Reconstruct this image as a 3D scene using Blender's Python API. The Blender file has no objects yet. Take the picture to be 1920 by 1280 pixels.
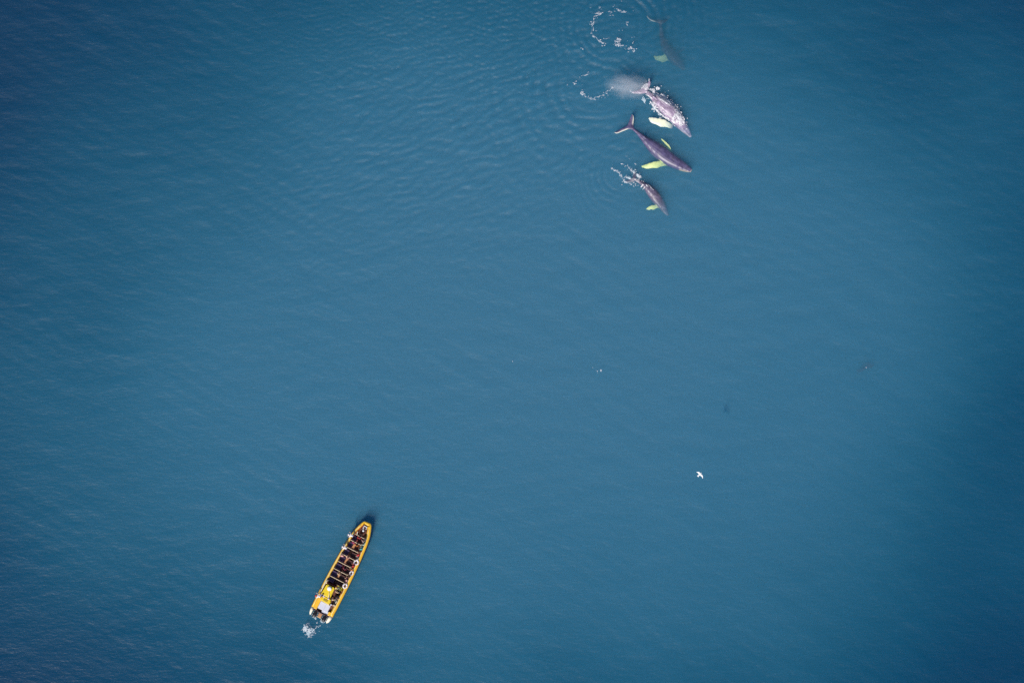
import bpy, bmesh, math, random
import numpy as np
from mathutils import Vector, Matrix, noise

# ------------------------------------------------------------------ camera, sky, sun, exposure
S = 0.07                    # metres of sea surface for one photograph pixel
LENS = 85.0
H = LENS / 36.0 * 1920 * S  # height of the aircraft above the water, about 317 m
scn = bpy.context.scene
col = scn.collection
cam = bpy.data.cameras.new('camera')
cam.lens = LENS
cam.clip_start = 0.5
cam.clip_end = 20000
camo = bpy.data.objects.new('camera', cam)
camo.location = (0, 0, H)
col.objects.link(camo)
scn.camera = camo

SUN_EL = math.radians(45)
SUN_DIR = Vector((-0.46 * math.cos(SUN_EL), -0.888 * math.cos(SUN_EL), math.sin(SUN_EL))).normalized()   # towards the sun
world = bpy.data.worlds.new('World')
scn.world = world
world.use_nodes = True
wn = world.node_tree.nodes
bgn = wn['Background']
sky = wn.new('ShaderNodeTexSky')
sky.sky_type = 'NISHITA'
sky.sun_disc = False
sky.sun_elevation = SUN_EL
sky.sun_rotation = math.atan2(SUN_DIR.x, SUN_DIR.y)
sky.altitude = 100
world.node_tree.links.new(sky.outputs[0], bgn.inputs['Color'])
bgn.inputs['Strength'].default_value = 0.1
sun = bpy.data.lights.new('sun', 'SUN')
sun.energy = 4.5
sun.angle = math.radians(0.53)
sun.color = (1.0, 0.95, 0.87)
suno = bpy.data.objects.new('sun', sun)
suno.rotation_euler = SUN_DIR.to_track_quat('Z', 'Y').to_euler()
suno.location = SUN_DIR * 200
col.objects.link(suno)
vs = scn.view_settings
vs.view_transform = 'Standard'
vs.look = 'None'
vs.exposure = 0.0
vs.gamma = 1.0
vs.use_curve_mapping = False
cy = scn.cycles
cy.use_denoising = False
cy.max_bounces = 10
cy.volume_bounces = 3
cy.transparent_max_bounces = 16
cy.diffuse_bounces = 3
cy.glossy_bounces = 3
cy.caustics_reflective = False
cy.caustics_refractive = False
cy.sample_clamp_indirect = 4.0

random.seed(7)
rng = np.random.default_rng(11)


def P(px, py, z=0.0):
    """a place in the scene seen at photograph pixel (px, py) and standing z metres above the water"""
    k = 1.0 - z / H
    return Vector(((px - 960) * S * k, (640 - py) * S * k, z))


# ------------------------------------------------------------------ materials
def mat(name, rgb, rough=0.5, spec=0.5, coat=0.0, vary=0.0, scale=6.0, bump=0.0, metal=0.0, sub=0.0):
    """a painted / moulded surface: base colour with a little wear in tone and gloss"""
    m = bpy.data.materials.new(name)
    m.use_nodes = True
    nt = m.node_tree
    b = nt.nodes['Principled BSDF']
    b.inputs['Base Color'].default_value = (*rgb, 1)
    b.inputs['Roughness'].default_value = rough
    b.inputs['Specular IOR Level'].default_value = spec
    b.inputs['Coat Weight'].default_value = coat
    b.inputs['Metallic'].default_value = metal
    if vary or bump:
        tc = nt.nodes.new('ShaderNodeTexCoord')
        n = nt.nodes.new('ShaderNodeTexNoise')
        n.inputs['Scale'].default_value = scale
        n.inputs['Detail'].default_value = 5
        n.inputs['Roughness'].default_value = 0.65
        nt.links.new(tc.outputs['Object'], n.inputs['Vector'])
        if vary:
            mx = nt.nodes.new('ShaderNodeMix')
            mx.data_type = 'RGBA'
            mr = nt.nodes.new('ShaderNodeMapRange')
            mr.inputs['From Min'].default_value = 0.3
            mr.inputs['From Max'].default_value = 0.7
            nt.links.new(n.outputs['Fac'], mr.inputs['Value'])
            nt.links.new(mr.outputs[0], mx.inputs['Factor'])
            mx.inputs['A'].default_value = (*[c * (1 - vary) for c in rgb], 1)
            mx.inputs['B'].default_value = (*[min(0.9, c * (1 + vary)) for c in rgb], 1)
            nt.links.new(mx.outputs['Result'], b.inputs['Base Color'])
        if bump:
            bp = nt.nodes.new('ShaderNodeBump')
            bp.inputs['Strength'].default_value = bump
            bp.inputs['Distance'].default_value = 0.02
            nt.links.new(n.outputs['Fac'], bp.inputs['Height'])
            nt.links.new(bp.outputs[0], b.inputs['Normal'])
    return m


def tag(o, label=None, cat=None, group=None, kind=None):
    if label: o['label'] = label
    if cat: o['category'] = cat
    if group: o['group'] = group
    if kind: o['kind'] = kind
    return o


def empty(name, loc, rz=0.0):
    o = bpy.data.objects.new(name, None)
    o.location = loc
    o.rotation_euler = (0, 0, rz)
    o.empty_display_size = 0.3
    col.objects.link(o)
    return o


def mesh_obj(name, verts, faces, mats, parent=None, smooth=True, midx=None):
    me = bpy.data.meshes.new(name)
    me.from_pydata([tuple(v) for v in verts], [], faces)
    if not isinstance(mats, (list, tuple)): mats = [mats]
    for m in mats: me.materials.append(m)
    if midx is not None: me.polygons.foreach_set('material_index', midx)
    me.polygons.foreach_set('use_smooth', [smooth] * len(me.polygons))
    me.update()
    o = bpy.data.objects.new(name, me)
    col.objects.link(o)
    if parent: o.parent = parent
    return o


# ------------------------------------------------------------------ the water
def smooth01(x):
    x = np.clip(x, 0, 1)
    return x * x * (3 - 2 * x)


def lowfreq(X, Y, wl, seed, n=14):
    """smooth patchy field between about 0 and 1 with features about wl metres across"""
    r = np.random.default_rng(seed)
    f = np.zeros_like(X)
    for _ in range(n):
        a = r.uniform(0, 2 * np.pi)
        k = 2 * np.pi / (wl * r.uniform(0.7, 1.8))
        f += np.sin(k * (np.cos(a) * X + np.sin(a) * Y) + r.uniform(0, 2 * np.pi))
    return np.clip(0.5 + 0.5 * f / math.sqrt(n / 2) / 1.6, 0, 1.3)


def ripple_height(X, Y):
    h = np.zeros_like(X)
    r = np.random.default_rng(5)
    inside = smooth01((75 - np.abs(X)) / 6) * smooth01((53 - np.abs(Y)) / 6)
    # light wind chop, crests nearly level in the photograph
    for i in range(46):
        wl = 0.75 * (5.5 / 0.75) ** r.uniform(0, 1)
        a = math.radians(90 + r.normal(0, 26) - 6)
        k = 2 * np.pi / wl
        h += 0.0017 * wl ** 0.8 * np.sin(k * (math.cos(a) * X + math.sin(a) * Y) + r.uniform(0, 6.28)) * lowfreq(X, Y, 16, 100 + i, 6) ** 1.5 * 1.6 * (0.75 + 0.55 * smooth01((Y + 25) / 60))
    # the trains of waves the whales left behind them, spreading to the left of the pod
    cx, cy_ = (890 - 960) * S, (640 - 215) * S
    u = (X - cx) * 0.93 + (Y - cy_) * 0.36
    v = -(X - cx) * 0.36 + (Y - cy_) * 0.93
    band = np.exp(-(u / 24) ** 2 - (v / 13) ** 2)
    for i in range(40):
        wl = r.uniform(0.6, 1.5)
        a = math.radians(-64 + r.normal(0, 15))
        k = 2 * np.pi / wl
        h += band * 0.0125 * wl * np.sin(k * (math.cos(a) * X + math.sin(a) * Y) + r.uniform(0, 6.28)) * lowfreq(X, Y, 7, 300 + i, 7) ** 2 * 1.5
    # shorter criss-cross ripples in the upper part of that patch
    cx2, cy2 = (900 - 960) * S, (640 - 70) * S
    band2 = np.exp(-((X - cx2) / 26) ** 2 - ((Y - cy2) / 12) ** 2)
    for i in range(44):
        wl = r.uniform(0.42, 0.85)
        a = math.radians(-80 + r.normal(0, 38))
        k = 2 * np.pi / wl
        h += band2 * 0.0090 * wl * np.sin(k * (math.cos(a) * X + math.sin(a) * Y) + r.uniform(0, 6.28)) * lowfreq(X, Y, 5, 500 + i, 7) ** 2 * 1.5
    # rings round each place where a whale rolled under
    for (px, py, r0, reach, amp, wl, a0, a1, ex) in (
            (1147, 52, 3.4, 8.0, 0.055, 0.85, -180, 180, 1.0),
            (1118, 172, 3.2, 15.0, 0.050, 0.95, 150, 345, 1.25),
            (1118, 172, 3.0, 4.0, 0.04, 0.8, 20, 175, 1.25),
            (1172, 322, 2.6, 5.0, 0.045, 0.7, 60, 250, 1.0),
            (1196, 20, 3.0, 5.0, 0.042, 0.8, -80, 30, 1.0)):
        dx = (X - (px - 960) * S) / ex
        dy = Y - (640 - py) * S
        d = np.hypot(dx, dy) * (1 + 0.10 * (lowfreq(X, Y, 6, px, 6) - 0.5))
        ang = np.degrees(np.arctan2(dy, dx))
        mid, half = (a0 + a1) / 2, (a1 - a0) / 2
        da = np.abs((ang - mid + 180) % 360 - 180)
        am = smooth01((half - da) / 30 + 0.5) if half < 179 else 1.0
        env = smooth01((d - r0 + 1.0) / 1.4) * np.exp(-np.clip(d - r0, 0, None) / reach * 1.5)
        h += am * env * amp * np.sin(2 * np.pi * d / (wl * (1 + 0.03 * d))) * (0.35 + 0.9 * lowfreq(X, Y, 3.5, py + 7, 8))
    return h * inside


def build_water():
    xi = np.arange(-72, 72.001, 0.13)
    yi = np.concatenate([np.arange(-50, 4, 0.18), np.arange(4, 50.001, 0.11)])
    out = np.array([3, 8, 18, 40, 90, 200, 450, 1000, 2200, 5000.0])
    xs = np.concatenate([-(72 + out[::-1]), xi, 72 + out])
    ys = np.concatenate([-(50.2 + out[::-1]), yi, 50.2 + out])
    X, Y = np.meshgrid(xs, ys)
    Z = ripple_height(X, Y)
    ny, nx = X.shape
    co = np.stack([X, Y, Z], -1).reshape(-1, 3)
    idx = np.arange(ny * nx).reshape(ny, nx)
    q = np.stack([idx[:-1, :-1], idx[:-1, 1:], idx[1:, 1:], idx[1:, :-1]], -1).reshape(-1, 4)
    # sides and bottom close the body of water
    ring = np.concatenate([idx[0, :], idx[1:, -1], idx[-1, -2::-1], idx[-2:0:-1, 0]])
    base = co[ring].copy()
    base[:, 2] = -12
    nb = len(ring)
    b0 = len(co)
    co = np.concatenate([co, base])
    j = np.arange(nb)
    side = np.stack([ring[(j + 1) % nb], ring[j], b0 + j, b0 + (j + 1) % nb], -1)
    quads = np.concatenate([q, side])
    bottom = (b0 + j)[::-1]
    me = bpy.data.meshes.new('water')
    me.vertices.add(len(co))
    me.vertices.foreach_set('co', co.ravel())
    nl = quads.size + nb
    me.loops.add(nl)
    me.loops.foreach_set('vertex_index', np.concatenate([quads.ravel(), bottom]).astype(np.int32))
    nf = len(quads) + 1
    me.polygons.add(nf)
    ls = np.concatenate([np.arange(len(quads)) * 4, [quads.size]]).astype(np.int32)
    me.polygons.foreach_set('loop_start', ls)
    sm = np.ones(nf, bool)
    sm[len(q):] = False
    me.polygons.foreach_set('use_smooth', sm)
    me.update(calc_edges=True)
    me.validate()
    o = bpy.data.objects.new('water', me)
    col.objects.link(o)
    tag(o, kind='structure')
    m = bpy.data.materials.new('sea_water')
    m.use_nodes = True
    nt = m.node_tree
    nt.nodes.remove(nt.nodes['Principled BSDF'])
    outn = nt.nodes['Material Output']
    L = nt.links.new
    geo = nt.nodes.new('ShaderNodeNewGeometry')
    # fine wind ripple below the size of the modelled waves
    mp = nt.nodes.new('ShaderNodeMapping')
    mp.inputs['Scale'].default_value = (0.8, 1.9, 1)
    mp.inputs['Rotation'].default_value = (0, 0, math.radians(-8))
    L(geo.outputs['Position'], mp.inputs['Vector'])
    n1 = nt.nodes.new('ShaderNodeTexNoise')
    n1.inputs['Scale'].default_value = 1.3
    n1.inputs['Detail'].default_value = 4
    n1.inputs['Roughness'].default_value = 0.6
    L(mp.outputs[0], n1.inputs['Vector'])
    bp = nt.nodes.new('ShaderNodeBump')
    bp.inputs['Strength'].default_value = 1.0
    bp.inputs['Distance'].default_value = WATER['bump']
    L(n1.outputs['Fac'], bp.inputs['Height'])
    fr = nt.nodes.new('ShaderNodeFresnel')
    # the same air-to-water reflectance whichever side a ray comes from (rays are not bent on their way in)
    im = nt.nodes.new('ShaderNodeMapRange')
    im.inputs['To Min'].default_value = 1.33
    im.inputs['To Max'].default_value = 1 / 1.33
    L(geo.outputs['Backfacing'], im.inputs['Value'])
    L(im.outputs[0], fr.inputs['IOR'])
    L(bp.outputs[0], fr.inputs['Normal'])
    gl = nt.nodes.new('ShaderNodeBsdfGlossy')
    # cat's paws: the wind roughens the surface more towards the top of the view, the near water lies slick
    sx = nt.nodes.new('ShaderNodeSeparateXYZ')
    L(geo.outputs['Position'], sx.inputs[0])
    nz = nt.nodes.new('ShaderNodeTexNoise')
    nz.inputs['Scale'].default_value = 0.035
    nz.inputs['Detail'].default_value = 3
    L(geo.outputs['Position'], nz.inputs['Vector'])
    ma = nt.nodes.new('ShaderNodeMath')
    ma.operation = 'MULTIPLY_ADD'
    L(nz.outputs['Fac'], ma.inputs[0])
    ma.inputs[1].default_value = 45.0
    L(sx.outputs['Y'], ma.inputs[2])
    mrr = nt.nodes.new('ShaderNodeMapRange')
    mrr.inputs['From Min'].default_value = -25
    mrr.inputs['From Max'].default_value = 45
    mrr.inputs['To Min'].default_value = 0.34
    mrr.inputs['To Max'].default_value = 0.52
    L(ma.outputs[0], mrr.inputs['Value'])
    L(mrr.outputs[0], gl.inputs['Roughness'])
    L(bp.outputs[0], gl.inputs['Normal'])
    tr = nt.nodes.new('ShaderNodeBsdfTransparent')
    mx = nt.nodes.new('ShaderNodeMixShader')
    L(fr.outputs[0], mx.inputs[0])
    L(tr.outputs[0], mx.inputs[1])
    L(gl.outputs[0], mx.inputs[2])
    L(mx.outputs[0], outn.inputs['Surface'])
    # lens vignette painted into the water's colour: pale in the middle, darker outwards
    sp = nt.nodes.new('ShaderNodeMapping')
    sp.inputs['Location'].default_value = WATER['vignette_loc']
    sp.inputs['Scale'].default_value = WATER['vignette_scale']
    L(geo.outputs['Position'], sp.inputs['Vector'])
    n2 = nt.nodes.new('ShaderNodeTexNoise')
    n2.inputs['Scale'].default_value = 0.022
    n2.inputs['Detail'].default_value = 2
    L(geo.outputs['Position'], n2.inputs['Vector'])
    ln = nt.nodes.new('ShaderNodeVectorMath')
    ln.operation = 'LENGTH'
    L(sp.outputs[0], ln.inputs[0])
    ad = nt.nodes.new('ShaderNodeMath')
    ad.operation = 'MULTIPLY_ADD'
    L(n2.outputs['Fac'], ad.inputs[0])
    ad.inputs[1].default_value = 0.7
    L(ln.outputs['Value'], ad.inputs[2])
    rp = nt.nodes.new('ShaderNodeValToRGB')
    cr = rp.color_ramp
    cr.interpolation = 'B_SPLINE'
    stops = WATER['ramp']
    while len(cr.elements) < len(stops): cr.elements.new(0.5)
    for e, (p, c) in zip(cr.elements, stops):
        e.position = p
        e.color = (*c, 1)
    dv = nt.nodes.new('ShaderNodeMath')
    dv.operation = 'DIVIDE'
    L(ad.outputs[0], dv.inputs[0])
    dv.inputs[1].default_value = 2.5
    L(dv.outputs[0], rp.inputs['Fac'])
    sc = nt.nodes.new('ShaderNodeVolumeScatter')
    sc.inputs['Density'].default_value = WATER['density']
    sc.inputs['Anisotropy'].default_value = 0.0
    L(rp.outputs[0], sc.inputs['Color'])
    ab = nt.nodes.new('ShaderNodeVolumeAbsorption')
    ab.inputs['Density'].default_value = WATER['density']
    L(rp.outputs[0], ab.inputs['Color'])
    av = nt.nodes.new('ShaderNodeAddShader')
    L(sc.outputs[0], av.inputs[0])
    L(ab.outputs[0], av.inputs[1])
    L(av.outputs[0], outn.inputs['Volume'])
    me.materials.append(m)
    return o


WATER = dict(bump=0.06, rough=0.21, density=0.7, vignette_loc=(-0.065, 0.0, 0), vignette_scale=(1 / 67.0, 1 / 50.0, 0),
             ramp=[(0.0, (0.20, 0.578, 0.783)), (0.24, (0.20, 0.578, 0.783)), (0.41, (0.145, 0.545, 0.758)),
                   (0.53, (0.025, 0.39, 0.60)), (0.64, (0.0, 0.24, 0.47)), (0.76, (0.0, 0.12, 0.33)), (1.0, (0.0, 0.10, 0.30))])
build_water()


# ------------------------------------------------------------------ shape helpers
def catmull(pts, n):
    """n points evenly along a smooth curve through pts (rows may carry any number of columns)"""
    p = np.array(pts, float)
    p = np.vstack([2 * p[0] - p[1], p, 2 * p[-1] - p[-2]])
    seg = len(p) - 3
    out = []
    for t in np.linspace(0, seg, n):
        i = min(int(t), seg - 1)
        f = t - i
        a, b, c, d = p[i:i + 4]
        out.append(0.5 * (2 * b + (c - a) * f + (2 * a - 5 * b + 4 * c - d) * f ** 2 + (3 * b - a - 3 * c + d) * f ** 3))
    return np.array(out)


class Loft:
    """collects lofted shells as points, faces and two tone weights for every point"""
    def __init__(self):
        self.v, self.f, self.t = [], [], []

    def add(self, rings, tones, caps=True):
        n = len(rings[0])
        b = len(self.v)
        for r, tn in zip(rings, tones):
            self.v += [tuple(p) for p in r]
            self.t += [tuple(x) for x in tn]
        for i in range(len(rings) - 1):
            for j in range(n):
                k = (j + 1) % n
                self.f.append((b + i * n + j, b + i * n + k, b + (i + 1) * n + k, b + (i + 1) * n + j))
        if caps:
            self.f.append(tuple(b + j for j in reversed(range(n))))
            e = b + (len(rings) - 1) * n
            self.f.append(tuple(e + j for j in range(n)))

    def fused(self, name, voxel, mats, smooth_it=2):
        """one continuous skin: the shells melted together, tones carried over from the nearest source point"""
        me = bpy.data.meshes.new(name + '_raw')
        me.from_pydata(self.v, [], self.f)
        bm = bmesh.new()
        bm.from_mesh(me)
        bmesh.ops.recalc_face_normals(bm, faces=bm.faces)
        bm.to_mesh(me)
        bm.free()
        o = bpy.data.objects.new(name, me)
        col.objects.link(o)
        rm = o.modifiers.new('melt', 'REMESH')
        rm.mode = 'VOXEL'
        rm.voxel_size = voxel
        if smooth_it:
            sm = o.modifiers.new('soften', 'SMOOTH')
            sm.iterations = smooth_it
            sm.factor = 0.5
        dg = bpy.context.evaluated_depsgraph_get()
        new = bpy.data.meshes.new_from_object(o.evaluated_get(dg))
        new.name = name
        o.modifiers.clear()
        o.data = new
        bpy.data.meshes.remove(me)
        from mathutils.kdtree import KDTree
        kd = KDTree(len(self.v))
        for i, p in enumerate(self.v): kd.insert(p, i)
        kd.balance()
        at = new.attributes.new('tone', 'FLOAT_COLOR', 'POINT')
        vals = np.ones((len(new.vertices), 4))
        for i, v in enumerate(new.vertices):
            hits = kd.find_n(v.co, 3)
            w = np.array([1 / (h[2] + 1e-3) for h in hits])
            tt = np.array([self.t[h[1]] for h in hits])
            vals[i, :3] = (tt * w[:, None]).sum(0) / w.sum()
        at.data.foreach_set('color', vals.ravel())
        new.materials.clear()
        for m in (mats if isinstance(mats, list) else [mats]): new.materials.append(m)
        new.polygons.foreach_set('use_smooth', [True] * len(new.polygons))
        new.update()
        return o


# ------------------------------------------------------------------ whales
def whale_skin(name, skin, pale, mottle=0.35, rough=0.3, streak=0.0):
    m = bpy.data.materials.new(name)
    m.use_nodes = True
    nt = m.node_tree
    L = nt.links.new
    b = nt.nodes['Principled BSDF']
    at = nt.nodes.new('ShaderNodeAttribute')
    at.attribute_name = 'tone'
    sep = nt.nodes.new('ShaderNodeSeparateColor')
    L(at.outputs['Color'], sep.inputs[0])
    geo = nt.nodes.new('ShaderNodeTexCoord')
    n = nt.nodes.new('ShaderNodeTexNoise')
    n.inputs['Scale'].default_value = 2.2
    n.inputs['Detail'].default_value = 6
    n.inputs['Roughness'].default_value = 0.7
    L(geo.outputs['Object'], n.inputs['Vector'])
    mr = nt.nodes.new('ShaderNodeMapRange')
    mr.inputs['From Min'].default_value = 0.3
    mr.inputs['From Max'].default_value = 0.60
    L(n.outputs['Fac'], mr.inputs['Value'])
    a = nt.nodes.new('ShaderNodeMix')
    a.data_type = 'RGBA'
    L(mr.outputs[0], a.inputs['Factor'])
    a.inputs['A'].default_value = (*[c * (1 - mottle) for c in skin], 1)
    a.inputs['B'].default_value = (*[c * (1 + mottle) for c in skin], 1)
    c1 = nt.nodes.new('ShaderNodeMix')
    c1.data_type = 'RGBA'
    L(sep.outputs[0], c1.inputs['Factor'])
    L(a.outputs['Result'], c1.inputs['A'])
    pm = nt.nodes.new('ShaderNodeMix')
    pm.data_type = 'RGBA'
    L(mr.outputs[0], pm.inputs['Factor'])
    pm.inputs['A'].default_value = (*[c * 0.72 for c in pale], 1)
    pm.inputs['B'].default_value = (*pale, 1)
    L(pm.outputs['Result'], c1.inputs['B'])
    c2 = nt.nodes.new('ShaderNodeMix')
    c2.data_type = 'RGBA'
    L(sep.outputs[1], c2.inputs['Factor'])
    L(c1.outputs['Result'], c2.inputs['A'])
    c2.inputs['B'].default_value = (0.42, 0.33, 0.22, 1)
    c4 = nt.nodes.new('ShaderNodeMix')
    c4.data_type = 'RGBA'
    L(sep.outputs[2], c4.inputs['Factor'])
    L(c2.outputs['Result'], c4.inputs['A'])
    c4.inputs['B'].default_value = (0.86, 0.82, 0.66, 1)
    last = c4
    if streak:
        # pale streaks along the back: foam film and water sheeting off
        mpn = nt.nodes.new('ShaderNodeMapping')
        mpn.vector_type = 'TEXTURE'
        mpn.inputs['Rotation'].default_value = (0, 0, math.radians(-40))
        mpn.inputs['Scale'].default_value = (2.2, 0.30, 1)
        L(geo.outputs['Object'], mpn.inputs['Vector'])
        n3 = nt.nodes.new('ShaderNodeTexNoise')
        n3.inputs['Scale'].default_value = 1.6
        n3.inputs['Detail'].default_value = 5
        L(mpn.outputs[0], n3.inputs['Vector'])
        m3 = nt.nodes.new('ShaderNodeMapRange')
        m3.inputs['From Min'].default_value = 0.50
        m3.inputs['From Max'].default_value = 0.70
        m3.inputs['To Max'].default_value = streak
        L(n3.outputs['Fac'], m3.inputs['Value'])
        c3 = nt.nodes.new('ShaderNodeMix')
        c3.data_type = 'RGBA'
        L(m3.outputs[0], c3.inputs['Factor'])
        L(c4.outputs['Result'], c3.inputs['A'])
        c3.inputs['B'].default_value = (0.66, 0.58, 0.66, 1)
        last = c3
    L(last.outputs['Result'], b.inputs['Base Color'])
    b.inputs['Roughness'].default_value = rough
    b.inputs['Coat Weight'].default_value = 0.15
    b.inputs['Coat Roughness'].default_value = 0.35
    bp = nt.nodes.new('ShaderNodeBump')
    bp.inputs['Strength'].default_value = 0.3
    bp.inputs['Distance'].default_value = 0.02
    L(n.outputs['Fac'], bp.inputs['Height'])
    L(bp.outputs[0], b.inputs['Normal'])
    return m


NSEG = 22


def whale(label, axis, flippers, flukes, skin_mat, dorsal=None, jaw=0.0, jaw_side=1, hump=0.9, voxel=0.045):
    """axis rows run from the snout to the root of the flukes: px, py, full width in px, height of the back above the water"""
    lf = Loft()
    ctrl = []
    for px, py, w, zt in axis:
        wm = w * S
        p = P(px, py, zt - 0.3 * wm)
        ctrl.append((p.x, p.y, zt, wm))
    c = catmull(ctrl, 64)
    rings, tones = [], []
    N = len(c)
    for i in range(N):
        x, y, zt, w = c[i]
        a, b2 = c[max(0, i - 1)], c[min(N - 1, i + 1)]
        d = np.array([b2[0] - a[0], b2[1] - a[1]])
        d /= np.linalg.norm(d) + 1e-9
        s = np.array([-d[1], d[0]])
        t = i / (N - 1)
        hh = w * hump * (0.62 + 0.38 * smooth01((t - 0.02) / 0.28))      # the head is flatter than the trunk
        if t > 0.75: hh *= 1 + 0.5 * (t - 0.75) / 0.25                      # the tail stock is deeper than wide
        zc = zt - hh / 2
        ring, tone = [], []
        for j in range(NSEG):
            an = 2 * math.pi * j / NSEG
            cx, sz = math.cos(an), math.sin(an)
            e = 0.86
            u = math.copysign(abs(cx) ** e, cx) * w / 2
            v = math.copysign(abs(sz) ** e, sz) * hh / 2
            if sz > 0.9 and t > 0.45: v += 0.025 * w * (0.5 + 0.5 * math.sin(t * 95))   # knuckles along the spine
            if t < 0.26 and sz > 0.2:
                v += 0.035 * w * max(0, math.cos(an * 6)) * (1 if (i % 4) < 2 else 0.2)  # knobs on the head
            ring.append((x + s[0] * u, y + s[1] * u, zc + v))
            jw = jaw if (t < 0.22 and -0.4 < sz < 0.62 and cx > 0.3 and cx * jaw_side > 0) else 0.0
            if t < 0.03: jw = max(jw, jaw * 0.7)
            tone.append((0.0, jw, 0.0))
        rings.append(ring)
        tones.append(tone)
    lf.add(rings, tones)
    if dorsal:
        px, py, zt, ln, ht = dorsal
        k = int(np.argmin([(q[0] - P(px, py).x) ** 2 + (q[1] - P(px, py).y) ** 2 for q in c]))
        d = c[max(0, k - 1)][:2] - c[min(N - 1, k + 1)][:2]
        d = d / np.linalg.norm(d)
        s = np.array([-d[1], d[0]])
        p = P(px, py, zt)
        rr, tt = [], []
        for h, l, back in ((-0.25, 1.0, 0), (0.0, 0.95, 0.0), (0.5, 0.6, 0.28), (1.0, 0.16, 0.6)):
            r = []
            for j in range(10):
                an = 2 * math.pi * j / 10
                along = math.cos(an) * ln * l / 2 - back * ln / 2
                side = math.sin(an) * 0.10 * (1.1 - 0.6 * max(h, 0)) * ln
                r.append((p.x + d[0] * along + s[0] * side, p.y + d[1] * along + s[1] * side, zt + h * ht))
            rr.append(r)
            tt.append([(0, 0, 0)] * 10)
        lf.add(rr, tt)
    for rows, tilt, white in flippers:
        # rows: px, py, chord px, z, from root to tip; tilt turns the blade about its own length
        cc = catmull([(*P(a, b_, z)[:2], z, ch * S) for a, b_, ch, z in rows], 22)
        rr, tt = [], []
        for i in range(len(cc)):
            a, b2 = cc[max(0, i - 1)], cc[min(len(cc) - 1, i + 1)]
            d = Vector((b2[0] - a[0], b2[1] - a[1], b2[2] - a[2])).normalized()
            s = d.cross(Vector((0, 0, 1))).normalized()
            up = s.cross(d)
            ct, st = math.cos(tilt), math.sin(tilt)
            s2, u2 = s * ct + up * st, up * ct - s * st
            ch = cc[i][3]
            kn = 1 + 0.07 * math.sin(i * 1.9)               # knobbly leading edge
            r = []
            for j in range(14):
                an = 2 * math.pi * j / 14
                q = Vector(cc[i][:3]) + s2 * (math.cos(an) * ch / 2 * (kn if math.cos(an) > 0 else 1 + 0.16 * math.sin(i * 0.8 + 1))) + u2 * (math.sin(an) * max(0.055, ch * 0.11))
                r.append(tuple(q))
            rr.append(r)
            f = smooth01((i / 21 - 0.02) / 0.10) if white else 0.0
            tt.append([(f, 0, 0)] * 14)
        lf.add(rr, tt)
    for lead, trail, zs, white in flukes:
        a = catmull([(*P(x, y, z)[:2], z) for (x, y), z in zip(lead, zs)], 18)
        b_ = catmull([(*P(x, y, z)[:2], z) for (x, y), z in zip(trail, zs)], 18)
        rr, tt = [], []
        for i in range(18):
            A, B = Vector(a[i]), Vector(b_[i])
            m, hv = (A + B) / 2, (A - B) / 2
            th = 0.11 * (1 - i / 18) + 0.045
            r, tn = [], []
            for j in range(16):
                an = 2 * math.pi * j / 16
                q = m + hv * math.cos(an) + Vector((0, 0, 1)) * math.sin(an) * th
                r.append(tuple(q))
                tn.append((0, 0, white * smooth01((math.cos(an) - 0.30) / 0.4) * smooth01((i - 3) / 3)))
            rr.append(r)
            tt.append(tn)
        lf.add(rr, tt)
    o = lf.fused('humpback_whale', voxel, skin_mat)
    tag(o, label, 'whale', 'humpback whales swimming in a pod')
    return o


FIN = (0.86, 0.91, 0.34)
sk_deep = whale_skin('dark_whale_skin', (0.03, 0.025, 0.045), FIN, rough=0.85)
sk_wet = whale_skin('glare_whale_skin', (0.235, 0.175, 0.262), (0.92, 0.92, 0.66), mottle=0.45, rough=0.42, streak=0.95)  # sun glare on the wet back painted in as a paler skin tone
sk_mid = whale_skin('purple_whale_skin', (0.07, 0.058, 0.132), FIN, mottle=0.4, rough=0.45, streak=0.10)
sk_small = whale_skin('slate_whale_skin', (0.085, 0.07, 0.12), FIN, mottle=0.4, rough=0.45, streak=0.25)

whale('dim dark whale deepest under the water, farthest from the boat, curving downwards',
      axis=[(1283, 131, 6, -1.10), (1279, 125, 13, -0.95), (1272, 116, 20, -0.82), (1262, 105, 25, -0.72), (1252, 92, 23, -0.70),
            (1246, 82, 17, -0.68), (1242, 70, 11, -0.68), (1240, 56, 7.5, -0.68), (1238.5, 45, 6, -0.68)],
      flippers=[([(1257, 107, 10, -1.25), (1249, 109, 13, -1.35), (1240, 110.5, 13, -1.3), (1232, 109, 9, -1.3), (1226, 106, 3, -1.35)], 0.35, 1),
                ([(1264, 99, 6, -1.2), (1272, 97.5, 6, -1.05), (1279, 94, 4, -1.0), (1283, 92.5, 2, -1.0)], 0.6, 0)],
      flukes=[([(1240, 46), (1228, 42), (1219, 38.5), (1213.5, 33), (1213.2, 28.5)], [(1237, 36), (1228, 36), (1220, 33.5), (1215.5, 30), (1213.6, 28)], [-0.75, -0.8, -0.82, -0.8, -0.78], 0.8),
              ([(1241, 46), (1246, 43.5), (1250, 40.5), (1252.5, 37.5)], [(1238, 37), (1243, 37), (1248, 36.5), (1252, 36.5)], [-0.72, -0.7, -0.72, -0.75], 0.0)],
      skin_mat=sk_deep, dorsal=(1245.5, 79, -0.80, 0.5, 0.2))

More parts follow.
